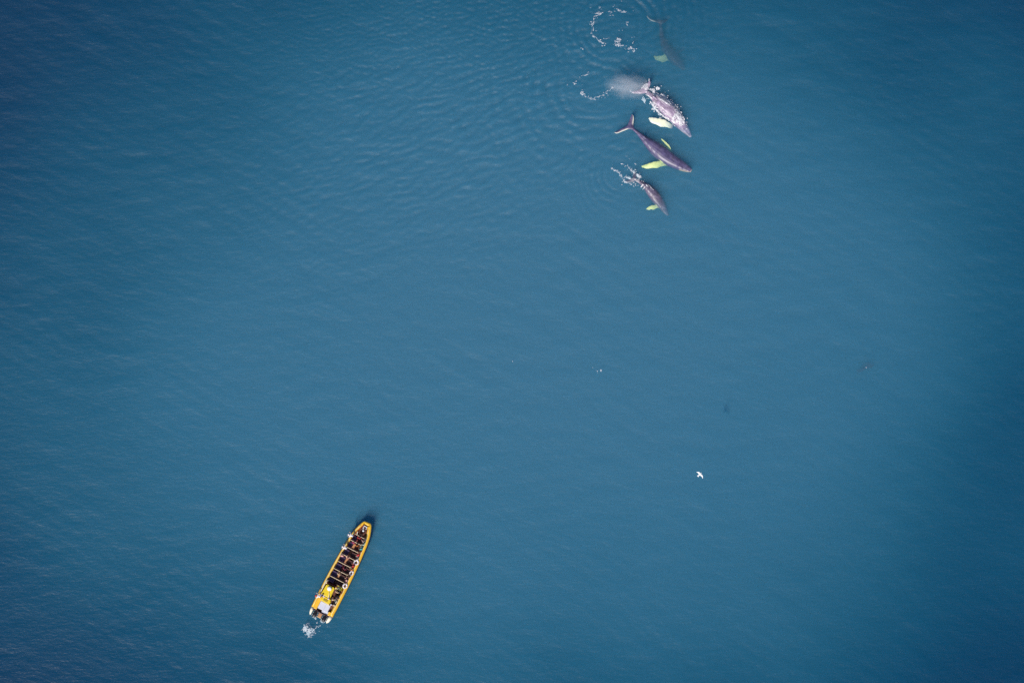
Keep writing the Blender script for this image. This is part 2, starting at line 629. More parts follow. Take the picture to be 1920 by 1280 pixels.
pale_whale = whale('glare-lit whale breaking the surface in white foam, bright fin at its side',
      axis=[(1295.5, 257, 4, -0.46), (1291, 250.5, 10, -0.36), (1284, 241, 17, -0.2), (1275, 229, 24, 0.15), (1262, 214, 27, 0.50), (1249, 201, 27, 0.62),
            (1237, 191, 22, 0.58), (1227, 183.5, 14, 0.42), (1219, 177.5, 8.5, 0.25), (1212, 171, 6, 0.12), (1208, 167, 5, 0.04)],
      flippers=[([(1262, 238, 7, -0.7), (1253, 235, 11, -0.28), (1242, 230.5, 14.5, -0.10), (1231, 228, 13.5, -0.08), (1222, 224.5, 9.5, -0.12), (1216.5, 221.5, 3.5, -0.16)], 0.15, 1)],
      flukes=[([(1212, 175), (1204, 176), (1195, 176), (1187, 175.5), (1183.5, 173)], [(1207, 163), (1201, 167), (1194, 170), (1187, 171.5), (1183.2, 172)], [-0.02, -0.02, -0.05, -0.08, -0.1], 0.15),
              ([(1214, 170), (1218, 163), (1220, 156), (1218.5, 150)], [(1206, 166), (1211, 159.5), (1215.5, 154), (1218, 150)], [0.02, 0.10, 0.16, 0.2], 0.1)],
      skin_mat=sk_wet, dorsal=(1228, 183, 0.46, 0.7, 0.3), jaw=0.35, jaw_side=1)

whale('whole dark purple whale at the surface with white edged tail flukes spread',
      axis=[(1296.5, 320.5, 6, -0.04), (1291, 317.5, 12, 0.02), (1282, 312.5, 18.5, 0.04), (1269, 305.5, 24, 0.10), (1254, 296.5, 29, 0.16), (1240, 286.5, 30, 0.19), (1227, 276.5, 26, 0.19),
            (1216, 267.5, 18, 0.24), (1206, 258.5, 11.5, 0.2), (1197, 250, 7, 0.17), (1190, 244, 5.2, 0.15), (1184, 239.5, 4.6, 0.14)],
      flippers=[([(1252, 305, 7, -0.75), (1243, 308, 9, -0.55), (1233, 308, 12.5, -0.30), (1222, 310.5, 12, -0.24), (1211, 312, 8, -0.34), (1203, 312.5, 4, -0.36)], 0.2, 1),
                ([(1258, 286, 6, -0.7), (1254.5, 276, 6.5, -0.5), (1248.5, 269, 6.5, -0.42), (1242, 262.5, 4, -0.42), (1240, 260, 2, -0.45)], 1.0, 1)],
      flukes=[([(1190, 242.5), (1187.8, 234), (1188.4, 226), (1188.3, 218.5), (1185.4, 214.2)], [(1176, 237), (1178, 231), (1180.5, 224.5), (1182.8, 218), (1184.6, 214.4)], [0.1, 0.11, 0.13, 0.15, 0.16], 1.0),
              ([(1189, 244.5), (1178.5, 242.6), (1168, 246.2), (1157, 250.4), (1151.6, 248.6)], [(1179, 232), (1173.5, 237), (1164.5, 241.5), (1156, 246.2), (1152, 247.8)], [0.1, 0.11, 0.11, 0.12, 0.12], 1.0)],
      skin_mat=sk_mid, dorsal=(1209.5, 258, 0.22, 0.65, 0.26), jaw=0.95, jaw_side=1)

small_whale = whale('smallest whale, dark, its tail lost in a string of foam',
      axis=[(1252.5, 404, 4, -0.75), (1249, 398, 9, -0.6), (1244, 389.5, 14, -0.36), (1237.5, 380, 18.5, -0.12), (1230, 370, 21, 0.09), (1222, 360, 19.5, 0.19),
            (1213.5, 351, 14, 0.24), (1205, 344.5, 9, 0.14), (1197, 339.5, 6, 0.02), (1190, 336, 4.5, -0.1)],
      flippers=[([(1238, 386, 5, -0.7), (1230, 388, 7.5, -0.5), (1223, 388.8, 9, -0.36), (1216.5, 390.5, 6, -0.36), (1212, 392, 2.5, -0.4)], 0.2, 1)],
      flukes=[([(1193, 339), (1185, 341.5), (1177, 342), (1173, 340)], [(1189, 331), (1184, 334), (1177.5, 337), (1173.3, 339)], [-0.18, -0.25, -0.32, -0.36], 0.2),
              ([(1193, 337), (1193.5, 329), (1192, 322), (1189.5, 319)], [(1186, 334), (1187, 328.5), (1188, 322.5), (1189, 319.2)], [-0.18, -0.25, -0.32, -0.36], 0.2)],
      skin_mat=sk_small, dorsal=(1207, 346, 0.14, 0.45, 0.18), jaw=0.2, jaw_side=1)

# ------------------------------------------------------------------ foam
def foam_mat(name, lo, hi, edge):
    """bubbly froth: more or less full of holes"""
    m = bpy.data.materials.new(name)
    m.use_nodes = True
    nt = m.node_tree
    b = nt.nodes['Principled BSDF']
    b.inputs['Base Color'].default_value = (0.84, 0.82, 0.86, 1)
    b.inputs['Roughness'].default_value = 0.6
    geo = nt.nodes.new('ShaderNodeNewGeometry')
    n = nt.nodes.new('ShaderNodeTexNoise')
    n.inputs['Scale'].default_value = 6.5
    n.inputs['Detail'].default_value = 6
    n.inputs['Roughness'].default_value = 0.72
    nt.links.new(geo.outputs['Position'], n.inputs['Vector'])
    mr = nt.nodes.new('ShaderNodeMapRange')
    mr.inputs['From Min'].default_value = edge - 0.10
    mr.inputs['From Max'].default_value = edge + 0.12
    mr.inputs['To Min'].default_value = lo
    mr.inputs['To Max'].default_value = hi
    nt.links.new(n.outputs['Fac'], mr.inputs['Value'])
    nt.links.new(mr.outputs[0], b.inputs['Alpha'])
    return m


foam_m = foam_mat('foam', 0.12, 1.0, 0.46)
thin_m = foam_mat('thin_foam', 0.04, 0.85, 0.52)


def vnoise(x, y, seed):
    """smooth lattice noise, 0 to 1"""
    tab = np.random.default_rng(seed).random((64, 64))
    xi, yi = np.floor(x).astype(int), np.floor(y).astype(int)
    fx, fy = x - xi, y - yi
    fx, fy = fx * fx * (3 - 2 * fx), fy * fy * (3 - 2 * fy)
    g = lambda a, b: tab[a % 64, b % 64]
    return (g(xi, yi) * (1 - fx) + g(xi + 1, yi) * fx) * (1 - fy) + (g(xi, yi + 1) * (1 - fx) + g(xi + 1, yi + 1) * fx) * fy


def foam(name, label, spots, z=0.03, seed=1, sprinkle=2.0, m=None, lace=1.25, base=None, fat=1.0):
    """spots: px, py, length px, width px, angle in the photograph (degrees, clockwise from right), number of flecks round about.
    The foam is a thin lacy raft: torn through by ridged noise, thickest where the spots are densest"""
    r = random.Random(seed)
    el = []
    for px, py, ln, wd, ang, nf in spots:
        p = P(px, py, z)
        el.append((p.x, p.y, max(ln * S * 0.62 * fat, 0.045), max(wd * S * 0.62 * fat, 0.04), -math.radians(ang), 1.0))
        a, b = ln * S / 2, wd * S / 2
        an = -math.radians(ang)
        for _ in range(int(nf * 0.8)):
            dx, dy = r.gauss(0, a + 0.14 * sprinkle), r.gauss(0, b + 0.10 * sprinkle)
            q = r.uniform(0.03, 0.065)
            el.append((p.x + math.cos(an) * dx - math.sin(an) * dy, p.y + math.sin(an) * dx + math.cos(an) * dy, q * r.uniform(1, 2.2), q, an + r.gauss(0, .5), 0.95))
    st = 0.04
    x0, x1 = min(e[0] - e[2] for e in el) - .3, max(e[0] + e[2] for e in el) + .3
    y0, y1 = min(e[1] - e[2] for e in el) - .3, max(e[1] + e[2] for e in el) + .3
    xs, ys = np.arange(x0, x1, st), np.arange(y0, y1, st)
    X, Y = np.meshgrid(xs, ys)
    wx = X + 0.10 * (vnoise(X * 3.1, Y * 3.1, seed + 50) - 0.5)
    wy = Y + 0.10 * (vnoise(X * 3.1 + 9, Y * 3.1, seed + 51) - 0.5)
    D = np.zeros_like(X)
    for ex, ey, a, b, an, k in el:
        c0, s0 = math.cos(an), math.sin(an)
        rr_ = max(a, b) * 2 + 0.1
        ix0, ix1 = np.searchsorted(xs, [ex - rr_, ex + rr_])
        iy0, iy1 = np.searchsorted(ys, [ey - rr_, ey + rr_])
        sx_, sy_ = wx[iy0:iy1, ix0:ix1] - ex, wy[iy0:iy1, ix0:ix1] - ey
        u, v = (c0 * sx_ + s0 * sy_) / a, (-s0 * sx_ + c0 * sy_) / b
        D[iy0:iy1, ix0:ix1] = np.maximum(D[iy0:iy1, ix0:ix1], k * np.exp(-(u * u + v * v) * 0.9))
    rid = 1 - np.abs(2 * vnoise(X * 5.5, Y * 5.5, seed + 52) - 1)
    fin = vnoise(X * 13, Y * 13, seed + 53)
    D2 = D + lace * (0.55 * (rid - 0.66) + 0.45 * (fin - 0.5))
    keep = (D2[:-1, :-1] + D2[1:, :-1] + D2[:-1, 1:] + D2[1:, 1:]) / 4 > 0.44
    keep &= D[:-1, :-1] > 0.18
    bm = bmesh.new()
    grid = {}

    def vert(i, j):
        if (i, j) not in grid:
            zz = z + 0.05 * float(np.clip(D2[i, j] - 0.45, -0.3, 0.8)) + 0.012 * float(fin[i, j] - .5)
            bx, by = float(X[i, j]), float(Y[i, j])
            if base: zz += base(bx, by)
            grid[(i, j)] = bm.verts.new((bx + r.uniform(-.012, .012), by + r.uniform(-.012, .012), zz))
        return grid[(i, j)]
    for i, j in zip(*np.nonzero(keep)):
        f = bm.faces.new((vert(i, j), vert(i, j + 1), vert(i + 1, j + 1), vert(i + 1, j)))
        f.smooth = True
    bmesh.ops.smooth_vert(bm, verts=bm.verts[:], factor=0.5, use_axis_x=True, use_axis_y=True, use_axis_z=True)
    edge = [e for e in bm.edges if e.is_boundary]
    ex = bmesh.ops.extrude_edge_only(bm, edges=edge)
    for v in ex['geom']:
        if isinstance(v, bmesh.types.BMVert): v.co.z -= 0.05
    bmesh.ops.recalc_face_normals(bm, faces=bm.faces)
    me = bpy.data.meshes.new(name)
    bm.to_mesh(me)
    bm.free()
    me.materials.append(m or foam_m)
    o = bpy.data.objects.new(name, me)
    col.objects.link(o)
    tag(o, label, 'foam', None, 'stuff')
    return o


def lying_on(o):
    """height of an object's upper side at (x, y), or of the water where the object is not"""
    from mathutils.bvhtree import BVHTree
    t = BVHTree.FromPolygons([v.co for v in o.data.vertices], [tuple(p.vertices) for p in o.data.polygons])

    def f(x, y):
        hit = t.ray_cast(Vector((x, y, 3)), Vector((0, 0, -1)))[0]
        return max(0.0, hit.z) if hit else 0.0
    return f


on_pale, on_small = lying_on(pale_whale), lying_on(small_whale)


def line(pts, step, wd, nf, rng_=random.Random(3), jit=0.8, gap=0.25, ln=1.5):
    """spots strung along a polyline of photograph pixels"""
    out = []
    for (x0, y0), (x1, y1) in zip(pts, pts[1:]):
        d = math.hypot(x1 - x0, y1 - y0)
        n = max(1, int(d / step))
        a = math.degrees(math.atan2(y1 - y0, x1 - x0))
        for i in range(n):
            if rng_.random() < gap: continue
            t = (i + rng_.random()) / n
            out.append((x0 + (x1 - x0) * t + rng_.gauss(0, jit), y0 + (y1 - y0) * t + rng_.gauss(0, jit), step * ln * rng_.uniform(.4, 1.2), wd * rng_.uniform(.5, 1.3), a + rng_.gauss(0, 14), nf))
    return out


def Z(ox, oy, k, rows):
    return [(ox + x / k, oy + y / k, l / k, w / k, a, n) for x, y, l, w, a, n in rows]


ringA = Z(1080, 0, 8, [(215, 115, 22, 12, 0, 1), (350, 120, 36, 12, -20, 2), (580, 80, 14, 12, 0, 1), (562, 102, 16, 10, 0, 0), (345, 180, 30, 18, 20, 2),
                       (635, 148, 80, 14, 18, 2), (705, 178, 70, 18, 5, 2), (330, 228, 95, 18, -22, 3), (240, 370, 26, 34, 0, 3), (262, 345, 16, 48, 8, 2),
                       (266, 285, 14, 40, 5, 2), (262, 430, 10, 46, 0, 2), (305, 462, 16, 12, 0, 1), (230, 490, 14, 34, 15, 2), (268, 540, 46, 14, 40, 2),
                       (300, 565, 40, 8, 30, 1), (360, 622, 34, 18, 30, 3), (400, 650, 26, 22, 0, 3), (395, 690, 14, 16, 0, 1), (430, 685, 18, 14, 0, 1), (440, 655, 18, 10, 0, 1),
                       (470, 580, 60, 8, -15, 1), (590, 612, 20, 26, 0, 2), (642, 605, 56, 62, 70, 5), (590, 652, 16, 30, 0, 2), (650, 683, 88, 34, 10, 6), (735, 735, 60, 8, 50, 2),
                       (815, 722, 70, 24, -14, 6), (780, 776, 16, 14, 0, 2), (868, 776, 16, 14, 0, 2), (842, 566, 18, 12, 0, 2), (858, 640, 12, 40, 10, 2), (760, 332, 26, 10, 0, 1), (757, 362, 16, 14, 0, 1), (772, 385, 16, 14, 0, 1),
                       (660, 455, 40, 8, 0, 1), (690, 462, 18, 8, 0, 1), (80, 725, 16, 10, 0, 1), (108, 740, 16, 18, 0, 1), (155, 1124, 58, 10, -18, 1), (175, 1085, 34, 6, -25, 0), (685, 20, 10, 10, 0, 0), (548, 190, 16, 10, 0, 0), (530, 236, 60, 6, 0, 0)])
ringA += line([(1107, 27), (1117, 25), (1128, 24), (1140, 23), (1152, 22.5), (1160, 20), (1172, 23)], 3.2, 1.0, 1)
ringA += line([(1128, 25), (1114, 32), (1111, 45), (1109, 60), (1113, 69), (1124, 77), (1131, 86)], 3.0, 1.1, 1)
ringA += line([(1153, 76), (1155, 84), (1166, 87), (1173, 92), (1182, 90), (1190, 95)], 3.0, 1.2, 2)
ringA += line([(1176, 40), (1177, 49)], 3.0, 1.0, 1)
foam('foam', 'broken ring of white foam, uppermost patch, left of the deep whale', ringA, seed=4, fat=1.0, m=thin_m)

ringB = Z(1060, 120, 7.385, [(150, 236, 14, 14, 0, 2), (130, 270, 28, 20, -30, 3), (238, 395, 34, 62, 8, 5), (240, 415, 44, 26, 0, 4), (290, 152, 52, 12, -22, 1), (305, 140, 40, 8, -25, 0),
                             (270, 450, 50, 10, 32, 1), (320, 466, 50, 9, 15, 1), (390, 487, 70, 15, 5, 4), (465, 452, 60, 8, -18, 2), (520, 440, 40, 10, -15, 2), (556, 470, 16, 14, 0, 2),
                             (590, 368, 16, 26, 20, 3), (655, 325, 24, 22, 0, 3), (640, 340, 30, 10, -30, 2), (540, 420, 50, 8, -30, 2), (905, 382, 14, 22, 10, 2), (885, 370, 30, 10, 0, 3)])
ringB += line([(1079, 156), (1078, 149), (1085, 143), (1098, 140)], 3.2, 0.9, 1)
ringB += line([(1092, 173), (1098, 180), (1108, 184.5), (1117, 184.5), (1126, 180), (1137, 174), (1147, 165)], 3.0, 1.1, 1, gap=0.12)
foam('foam', 'open curve of thin foam left of the blowing mist', ringB, seed=5, fat=1.0, m=thin_m)

w2 = Z(1060, 120, 7.385, [(1110, 295, 60, 40, 20, 6), (1075, 322, 36, 20, 0, 4), (1130, 320, 50, 34, 60, 5), (1205, 360, 60, 34, 20, 6), (1228, 392, 34, 56, 20, 6), (1230, 430, 30, 40, 0, 5),
                          (1262, 430, 44, 24, 40, 5), (1340, 440, 60, 22, 10, 6), (1312, 482, 46, 28, 40, 5), (1350, 512, 70, 26, 30, 5), (1382, 470, 46, 26, 40, 6), (1430, 510, 60, 22, 40, 6), (1400, 545, 90, 18, 32, 4), (1455, 548, 30, 16, 30, 4),
                          (1520, 580, 30, 34, 60, 4), (1548, 620, 26, 50, 0, 4), (1562, 668, 40, 36, 0, 6), (1580, 690, 24, 20, 0, 4),
                          (1215, 560, 26, 60, -25, 6), (1240, 600, 30, 60, -30, 6), (1275, 640, 60, 26, 45, 7), (1310, 680, 70, 24, 42, 7), (1350, 715, 70, 22, 40, 6), (1400, 752, 70, 20, 36, 6), (1190, 540, 30, 16, 30, 3),
                          (1280, 340, 40, 34, 0, 5), (1165, 225, 18, 30, 0, 1), (1130, 430, 60, 10, 18, 2), (1180, 465, 60, 14, 40, 3)])
w2 += line([(1206, 164), (1222, 170), (1232, 178), (1244, 184), (1256, 190), (1264, 198), (1272, 209), (1276, 216)], 3.2, 1.8, 3)
w2 += line([(1219, 190), (1226, 199), (1236, 210), (1246, 219), (1256, 226)], 3.2, 1.6, 3)
foam('foam', 'white churned foam along both flanks of the glare-lit whale', w2, z=0.05, seed=6, sprinkle=1.2, base=on_pale)
w2b = line([(1222, 176), (1231, 182), (1241, 188.5), (1252, 195), (1262, 203), (1270, 213)], 4.5, 2.2, 3, gap=0.15)
w2b += line([(1219, 182), (1226, 191), (1234, 200.5), (1243, 209), (1253, 217.5), (1262, 224)], 4.5, 2.0, 3, gap=0.2)
foam('foam', 'white wash of foam running over the back of the glare-lit whale', w2b, z=0.035, seed=17, sprinkle=0.5, m=thin_m, lace=1.3, base=on_pale)
wh = Z(1060, 120, 7.385, [(1560, 730, 90, 60, 30, 14), (1605, 770, 80, 70, 40, 16), (1545, 790, 60, 40, 20, 10), (1640, 790, 36, 60, 0, 8), (1500, 740, 40, 40, 0, 6), (1585, 815, 60, 30, 30, 9), (1500, 800, 60, 24, 30, 6)])
foam('foam', 'round splash of foam over the head of the glare-lit whale', wh, z=0.05, seed=7, sprinkle=1.0, base=on_pale)
w4 = Z(1120, 190, 5.565, [(150, 700, 16, 12, 0, 2), (200, 720, 26, 12, 35, 3), (220, 740, 30, 14, 40, 3), (245, 768, 26, 14, 40, 3), (300, 787, 26, 22, 0, 3), (290, 835, 34, 20, 20, 4), (320, 852, 30, 10, 10, 3), (350, 857, 30, 10, 0, 3), (380, 885, 16, 10, 0, 2),
                          (265, 655, 36, 10, 20, 3), (300, 672, 26, 10, 40, 3), (325, 690, 26, 12, 50, 3), (350, 715, 34, 14, 45, 4), (385, 745, 20, 18, 0, 4), (400, 655, 34, 8, 30, 1), (430, 770, 40, 14, 30, 5), (420, 830, 40, 40, 30, 7), (395, 815, 40, 20, 30, 5), (450, 800, 26, 26, 0, 5),
                          (380, 845, 30, 12, 10, 4), (455, 850, 50, 12, 35, 4), (490, 862, 40, 10, 30, 3), (300, 570, 26, 6, 20, 0), (340, 600, 20, 6, 50, 0)])
w4 += line([(1146, 315), (1157, 321), (1166, 330), (1176, 332), (1190, 338)], 2.8, 1.3, 2)
w4 += line([(1166, 307), (1178, 313), (1187, 324), (1196, 332), (1206, 340)], 2.8, 1.2, 2)
w4 += line([(1171, 340), (1180, 344), (1190, 346), (1199, 341)], 2.8, 1.2, 2)
foam('foam', 'two strings of small foam flecks at the tail of the smallest whale', w4, seed=8, sprinkle=1.2, m=thin_m)
w4b = Z(1120, 190, 5.565, [(470, 880, 34, 12, 130, 2), (492, 897, 40, 9, 132, 2), (515, 880, 24, 12, 40, 2), (555, 892, 60, 10, 45, 2), (580, 915, 34, 8, 55, 1)])
foam('foam', 'thin streaks of foam on the back of the smallest whale', w4b, z=0.035, seed=9, sprinkle=0.6, base=on_small)
wake = Z(560, 1150, 21.33, [(390, 357, 100, 34, 0, 1), (305, 415, 70, 40, -20, 3), (420, 440, 80, 50, 10, 3), (345, 490, 110, 40, 35, 4), (222, 567, 60, 60, 0, 4), (290, 600, 150, 110, 60, 12), (375, 610, 110, 90, 0, 9), (310, 685, 120, 60, 10, 8), (215, 650, 70, 110, 20, 6),
                            (480, 530, 90, 30, -15, 3), (590, 625, 30, 80, -25, 1), (455, 665, 70, 34, 30, 3), (420, 722, 80, 40, 25, 4), (270, 830, 70, 46, 0, 2), (430, 832, 130, 30, 8, 4), (560, 832, 80, 44, -10, 3), (650, 782, 80, 30, -12, 2), (430, 905, 80, 34, 0, 3), (490, 945, 70, 24, 10, 2), (420, 945, 60, 20, 0, 2), (360, 780, 60, 30, 40, 3),
                            (732, 352, 40, 70, 15, 1), (822, 482, 70, 30, -15, 1), (785, 535, 60, 34, 20, 1), (695, 560, 34, 50, 15, 1), (702, 490, 40, 26, 0, 1), (695, 690, 44, 30, 0, 2), (560, 700, 40, 20, 20, 2)])
foam('foam', 'round patch of propeller foam behind the yellow boat', wake, seed=10, sprinkle=0.9, m=thin_m, lace=1.5)
stern_foam = Z(560, 1150, 21.33, [(600, 110, 90, 50, 0, 3), (675, 85, 40, 40, 0, 2), (1030, 300, 60, 50, 0, 3), (1095, 255, 40, 50, 30, 2), (990, 190, 60, 30, 0, 2)])
foam('foam', 'small foam at the propellers close against the stern of the yellow boat', stern_foam, seed=12, sprinkle=0.8)
foam('foam', 'tiny cluster of foam flecks alone on open water near the middle', [(1125.5, 694.3, 2.2, 1.4, 40, 3), (1127.5, 696.5, 1.8, 1.2, 20, 2), (1120, 695.7, 1.2, 2.0, 0, 2), (1111, 688.5, 1.3, 0.8, 0, 0), (1121, 699.5, 1.2, 0.8, 0, 0)], seed=13, sprinkle=0.5, m=thin_m)
foam('foam', 'one floating white foam speck nearest the centre of the photo', [(960.5, 677.5, 1.8, 1.2, 0, 0)], seed=14)
foam('foam', 'one white foam speck right of the whales, alone', [(1658.8, 449.4, 1.8, 1.2, 10, 0)], seed=15)

# milky bubbles driven under the surface
bub_m = mat('bubbles', (0.62, 0.68, 0.72), rough=0.8)
under = [(573, 1178, 10, 7, 70, 6), (579, 1186, 10, 8, 30, 8), (583, 1180, 10, 5, 0, 5), (591, 1158, 6, 4, 60, 3), (604, 1164, 6, 4, 60, 2)]
foam('bubbles', 'milky bubbles sunk under the propeller foam behind the boat', under, z=-0.30, seed=21, sprinkle=2.5, m=bub_m)
under2 = [(1227, 172, 9, 5, 40, 8), (1246, 180, 10, 5, 40, 6), (1262, 195, 10, 4, 50, 6), (1226, 204, 8, 4, 70, 6), (1208, 188, 5, 9, -25, 4), (1236, 215, 8, 3, 45, 5), (1268, 208, 7, 4, 60, 4)]
foam('bubbles', 'sunken bubbles beside the flanks of the glare-lit whale', under2, z=-0.28, seed=22, sprinkle=1.6, m=bub_m)
under3 = [(1196, 330, 8, 4, 35, 9), (1190, 322, 7, 4, 45, 6), (1180, 334, 9, 4, 25, 6)]
foam('bubbles', 'sunken bubbles round the tail of the smallest whale', under3, z=-0.25, seed=23, sprinkle=2.0, m=bub_m)


# ------------------------------------------------------------------ the whale's breath
def build_mist():
    bm = bmesh.new()
    bmesh.ops.create_icosphere(bm, subdivisions=3, radius=1)
    for v in bm.verts:
        n = noise.noise(v.co * 1.3)
        v.co *= 1 + 0.12 * n
    me = bpy.data.meshes.new('blow_mist')
    bm.to_mesh(me)
    bm.free()
    o = bpy.data.objects.new('blow_mist', me)
    col.objects.link(o)
    p = P(1178, 162, 1.25)
    o.location = p
    o.scale = (3.7, 2.0, 1.05)
    o.rotation_euler = (0, 0, math.radians(-10))
    tag(o, 'puff of pale mist blown above the tail of the glare-lit whale', 'mist', None, 'stuff')
    m = bpy.data.materials.new('breath')
    m.use_nodes = True
    nt = m.node_tree
    nt.nodes.remove(nt.nodes['Principled BSDF'])
    L = nt.links.new
    tc = nt.nodes.new('ShaderNodeTexCoord')
    ln = nt.nodes.new('ShaderNodeVectorMath')
    ln.operation = 'LENGTH'
    L(tc.outputs['Object'], ln.inputs[0])
    n = nt.nodes.new('ShaderNodeTexNoise')
    n.inputs['Scale'].default_value = 2.3
    n.inputs['Detail'].default_value = 5
    n.inputs['Roughness'].default_value = 0.6
    n.inputs['Distortion'].default_value = 0.6
    L(tc.outputs['Object'], n.inputs['Vector'])
    ad = nt.nodes.new('ShaderNodeMath')
    ad.operation = 'MULTIPLY_ADD'
    L(n.outputs['Fac'], ad.inputs[0])
    ad.inputs[1].default_value = 1.5
    ad.inputs[2].default_value = -0.75
    s2 = nt.nodes.new('ShaderNodeMath')
    s2.operation = 'ADD'
    L(ad.outputs[0], s2.inputs[0])
    L(ln.outputs['Value'], s2.inputs[1])
    mr = nt.nodes.new('ShaderNodeMapRange')
    mr.interpolation_type = 'SMOOTHSTEP'
    mr.inputs['From Min'].default_value = 0.95
    mr.inputs['From Max'].default_value = 0.10
    mr.inputs['To Min'].default_value = 0
    mr.inputs['To Max'].default_value = 0.62
    L(s2.outputs[0], mr.inputs['Value'])
    v = nt.nodes.new('ShaderNodeVolumePrincipled')
    v.inputs['Color'].default_value = (0.92, 0.90, 0.94, 1)
    L(mr.outputs[0], v.inputs['Density'])
    L(v.outputs[0], nt.nodes['Material Output'].inputs['Volume'])
    me.materials.append(m)
    return o


build_mist()


# ------------------------------------------------------------------ drifting weed
def build_weed():
    m = mat('weed', (0.05, 0.03, 0.075), rough=0.6, vary=0.4, scale=3)
    r = random.Random(31)
    V, F = [], []
    a, b = P(1605, 698, -1.2), P(1641, 678.5, -1.0)
    for k in range(9):
        off = Vector((r.gauss(0, .12), r.gauss(0, .12), r.gauss(0, .06)))
        t0, t1 = r.uniform(0, .45), r.uniform(.6, 1)
        base = len(V)
        n = 14
        for i in range(n + 1):
            t = t0 + (t1 - t0) * i / n
            p = a.lerp(b, t) + off + Vector((0.10 * math.sin(6 * t + k), 0.12 * math.cos(7 * t + k * 2), 0))
            w = 0.10 * math.sin(math.pi * min(1, i / n + 0.06)) + 0.015
            d = (b - a).normalized()
            s = Vector((-d.y, d.x, 0))
            for q in (s * w + Vector((0, 0, .012)), Vector((0, 0, .03)), -s * w + Vector((0, 0, .012)), Vector((0, 0, -.02))):
                V.append(tuple(p + q))
        for i in range(n):
            for j in range(4):
                F.append((base + i * 4 + j, base + i * 4 + (j + 1) % 4, base + i * 4 + 4 + (j + 1) % 4, base + i * 4 + 4 + j))
    o = mesh_obj('seaweed', V, F, m)
    tag(o, 'faint dark streak drifting under the water on the right side', 'seaweed')


build_weed()
foam('foam', 'white fleck of foam over the faint dark streak', [(1624.5, 688.5, 1.8, 1.4, 0, 0), (1631.5, 695, 0.9, 0.9, 0, 0)], seed=16)


# ------------------------------------------------------------------ the gull
def build_gull():
    z = 8.8
    org = P(1312.2, 888.6, z)
    fwd = Vector((0.70, 0.71, 0)).normalized()
    left = Vector((-fwd.y, fwd.x, 0))
    lf = Loft()
    rows = [(0.30, 0.015, 0.0), (0.27, 0.035, 0.0), (0.22, 0.055, 0.005), (0.16, 0.05, 0.0), (0.09, 0.075, -0.01), (-0.02, 0.09, -0.015), (-0.12, 0.075, -0.01), (-0.2, 0.05, 0.0), (-0.26, 0.04, 0.0)]
    rr = []
    for x, rad, dz in rows:
        rr.append([tuple(fwd * x + left * (math.cos(t) * rad) + Vector((0, 0, dz + math.sin(t) * rad * 0.85))) for t in [2 * math.pi * j / 14 for j in range(14)]])
    lf.add(rr, [[(0, 0, 0)] * 14 for _ in rr])
    rr = []
    for x, hw, th in ((-0.2, 0.045, 0.03), (-0.28, 0.085, 0.016), (-0.36, 0.125, 0.011), (-0.40, 0.12, 0.010)):     # fanned tail
        rr.append([tuple(fwd * (x + 0.02 * math.cos(t) ** 2) + left * (math.cos(t) * hw) + Vector((0, 0, math.sin(t) * th))) for t in [2 * math.pi * j / 14 for j in range(14)]])
    lf.add(rr, [[(0, 0, 0)] * 14 for _ in rr])
    # each wing: span out from the body, forward to the wrist, then swept back to the tip
    for sgn, sc_, lift in ((1, 0.80, 0.16), (-1, 1.0, 0.02)):
        rows = [(0.03, 0.02, 0.24, 0.028), (0.14, 0.04, 0.24, 0.024), (0.27, 0.07, 0.225, 0.02), (0.36, 0.06, 0.20, 0.016), (0.48, 0.01, 0.155, 0.012), (0.58, -0.06, 0.10, 0.010), (0.65, -0.13, 0.025, 0.008)]
        rr, tt = [], []
        for sp, fw, ch, th in rows:
            c = left * (sgn * sp * sc_) + fwd * (fw - 0.02) + Vector((0, 0, 0.02 + lift * sp))
            rr.append([tuple(c + fwd * (math.cos(t) * ch / 2) + Vector((0, 0, math.sin(t) * th + 0.012 * math.cos(t)))) for t in [2 * math.pi * j / 14 for j in range(14)]])
            tt.append([(0.0, 0, 0)] * 14)
        lf.add(rr, tt)
    m = mat('white_feathers', (0.86, 0.85, 0.86), rough=0.7, vary=0.05, scale=18)
    o = lf.fused('gull', 0.011, m, 1)
    o.location = org
    tag(o, 'white gull gliding over open water with wings spread', 'bird')
    bk = mat('gull_beak', (0.75, 0.5, 0.08), rough=0.4)
    ring = [tuple(fwd * 0.285 + left * (math.cos(t) * 0.014) + Vector((0, 0, math.sin(t) * 0.017))) for t in [2 * math.pi * j / 8 for j in range(8)]]
    mid = [tuple(fwd * 0.325 + left * (math.cos(t) * 0.009) + Vector((0, 0, math.sin(t) * 0.013 + .001))) for t in [2 * math.pi * j / 8 for j in range(8)]]
    V = ring + mid + [tuple(fwd * 0.352 + Vector((0, 0, -0.008)))]
    F = [(j, (j + 1) % 8, 8 + (j + 1) % 8, 8 + j) for j in range(8)] + [(8 + j, 8 + (j + 1) % 8, 16) for j in range(8)] + [tuple(range(7, -1, -1))]
    mesh_obj('beak', V, F, bk, o)
    ey = mat('gull_eye', (0.02, 0.02, 0.02), rough=0.2)
    for s in (1, -1):
        bm = bmesh.new()
        bmesh.ops.create_icosphere(bm, subdivisions=1, radius=0.008, matrix=Matrix.Translation(fwd * 0.255 + left * (s * 0.036) + Vector((0, 0, 0.016))))
        me = bpy.data.meshes.new('eye')
        bm.to_mesh(me)
        bm.free()
        me.materials.append(ey)
        e = bpy.data.objects.new('eye', me)
        col.objects.link(e)
        e.parent = o


build_gull()


# ------------------------------------------------------------------ the tour boat
BANG = math.atan2(0.889, 0.458)
BZ = 0.75
_s = P(597.8, 1158, BZ)
boat = empty('tour_boat', (_s.x, _s.y, 0), BANG)
tag(boat, 'long open yellow passenger boat with dark rows of benches and twin engines', 'boat')


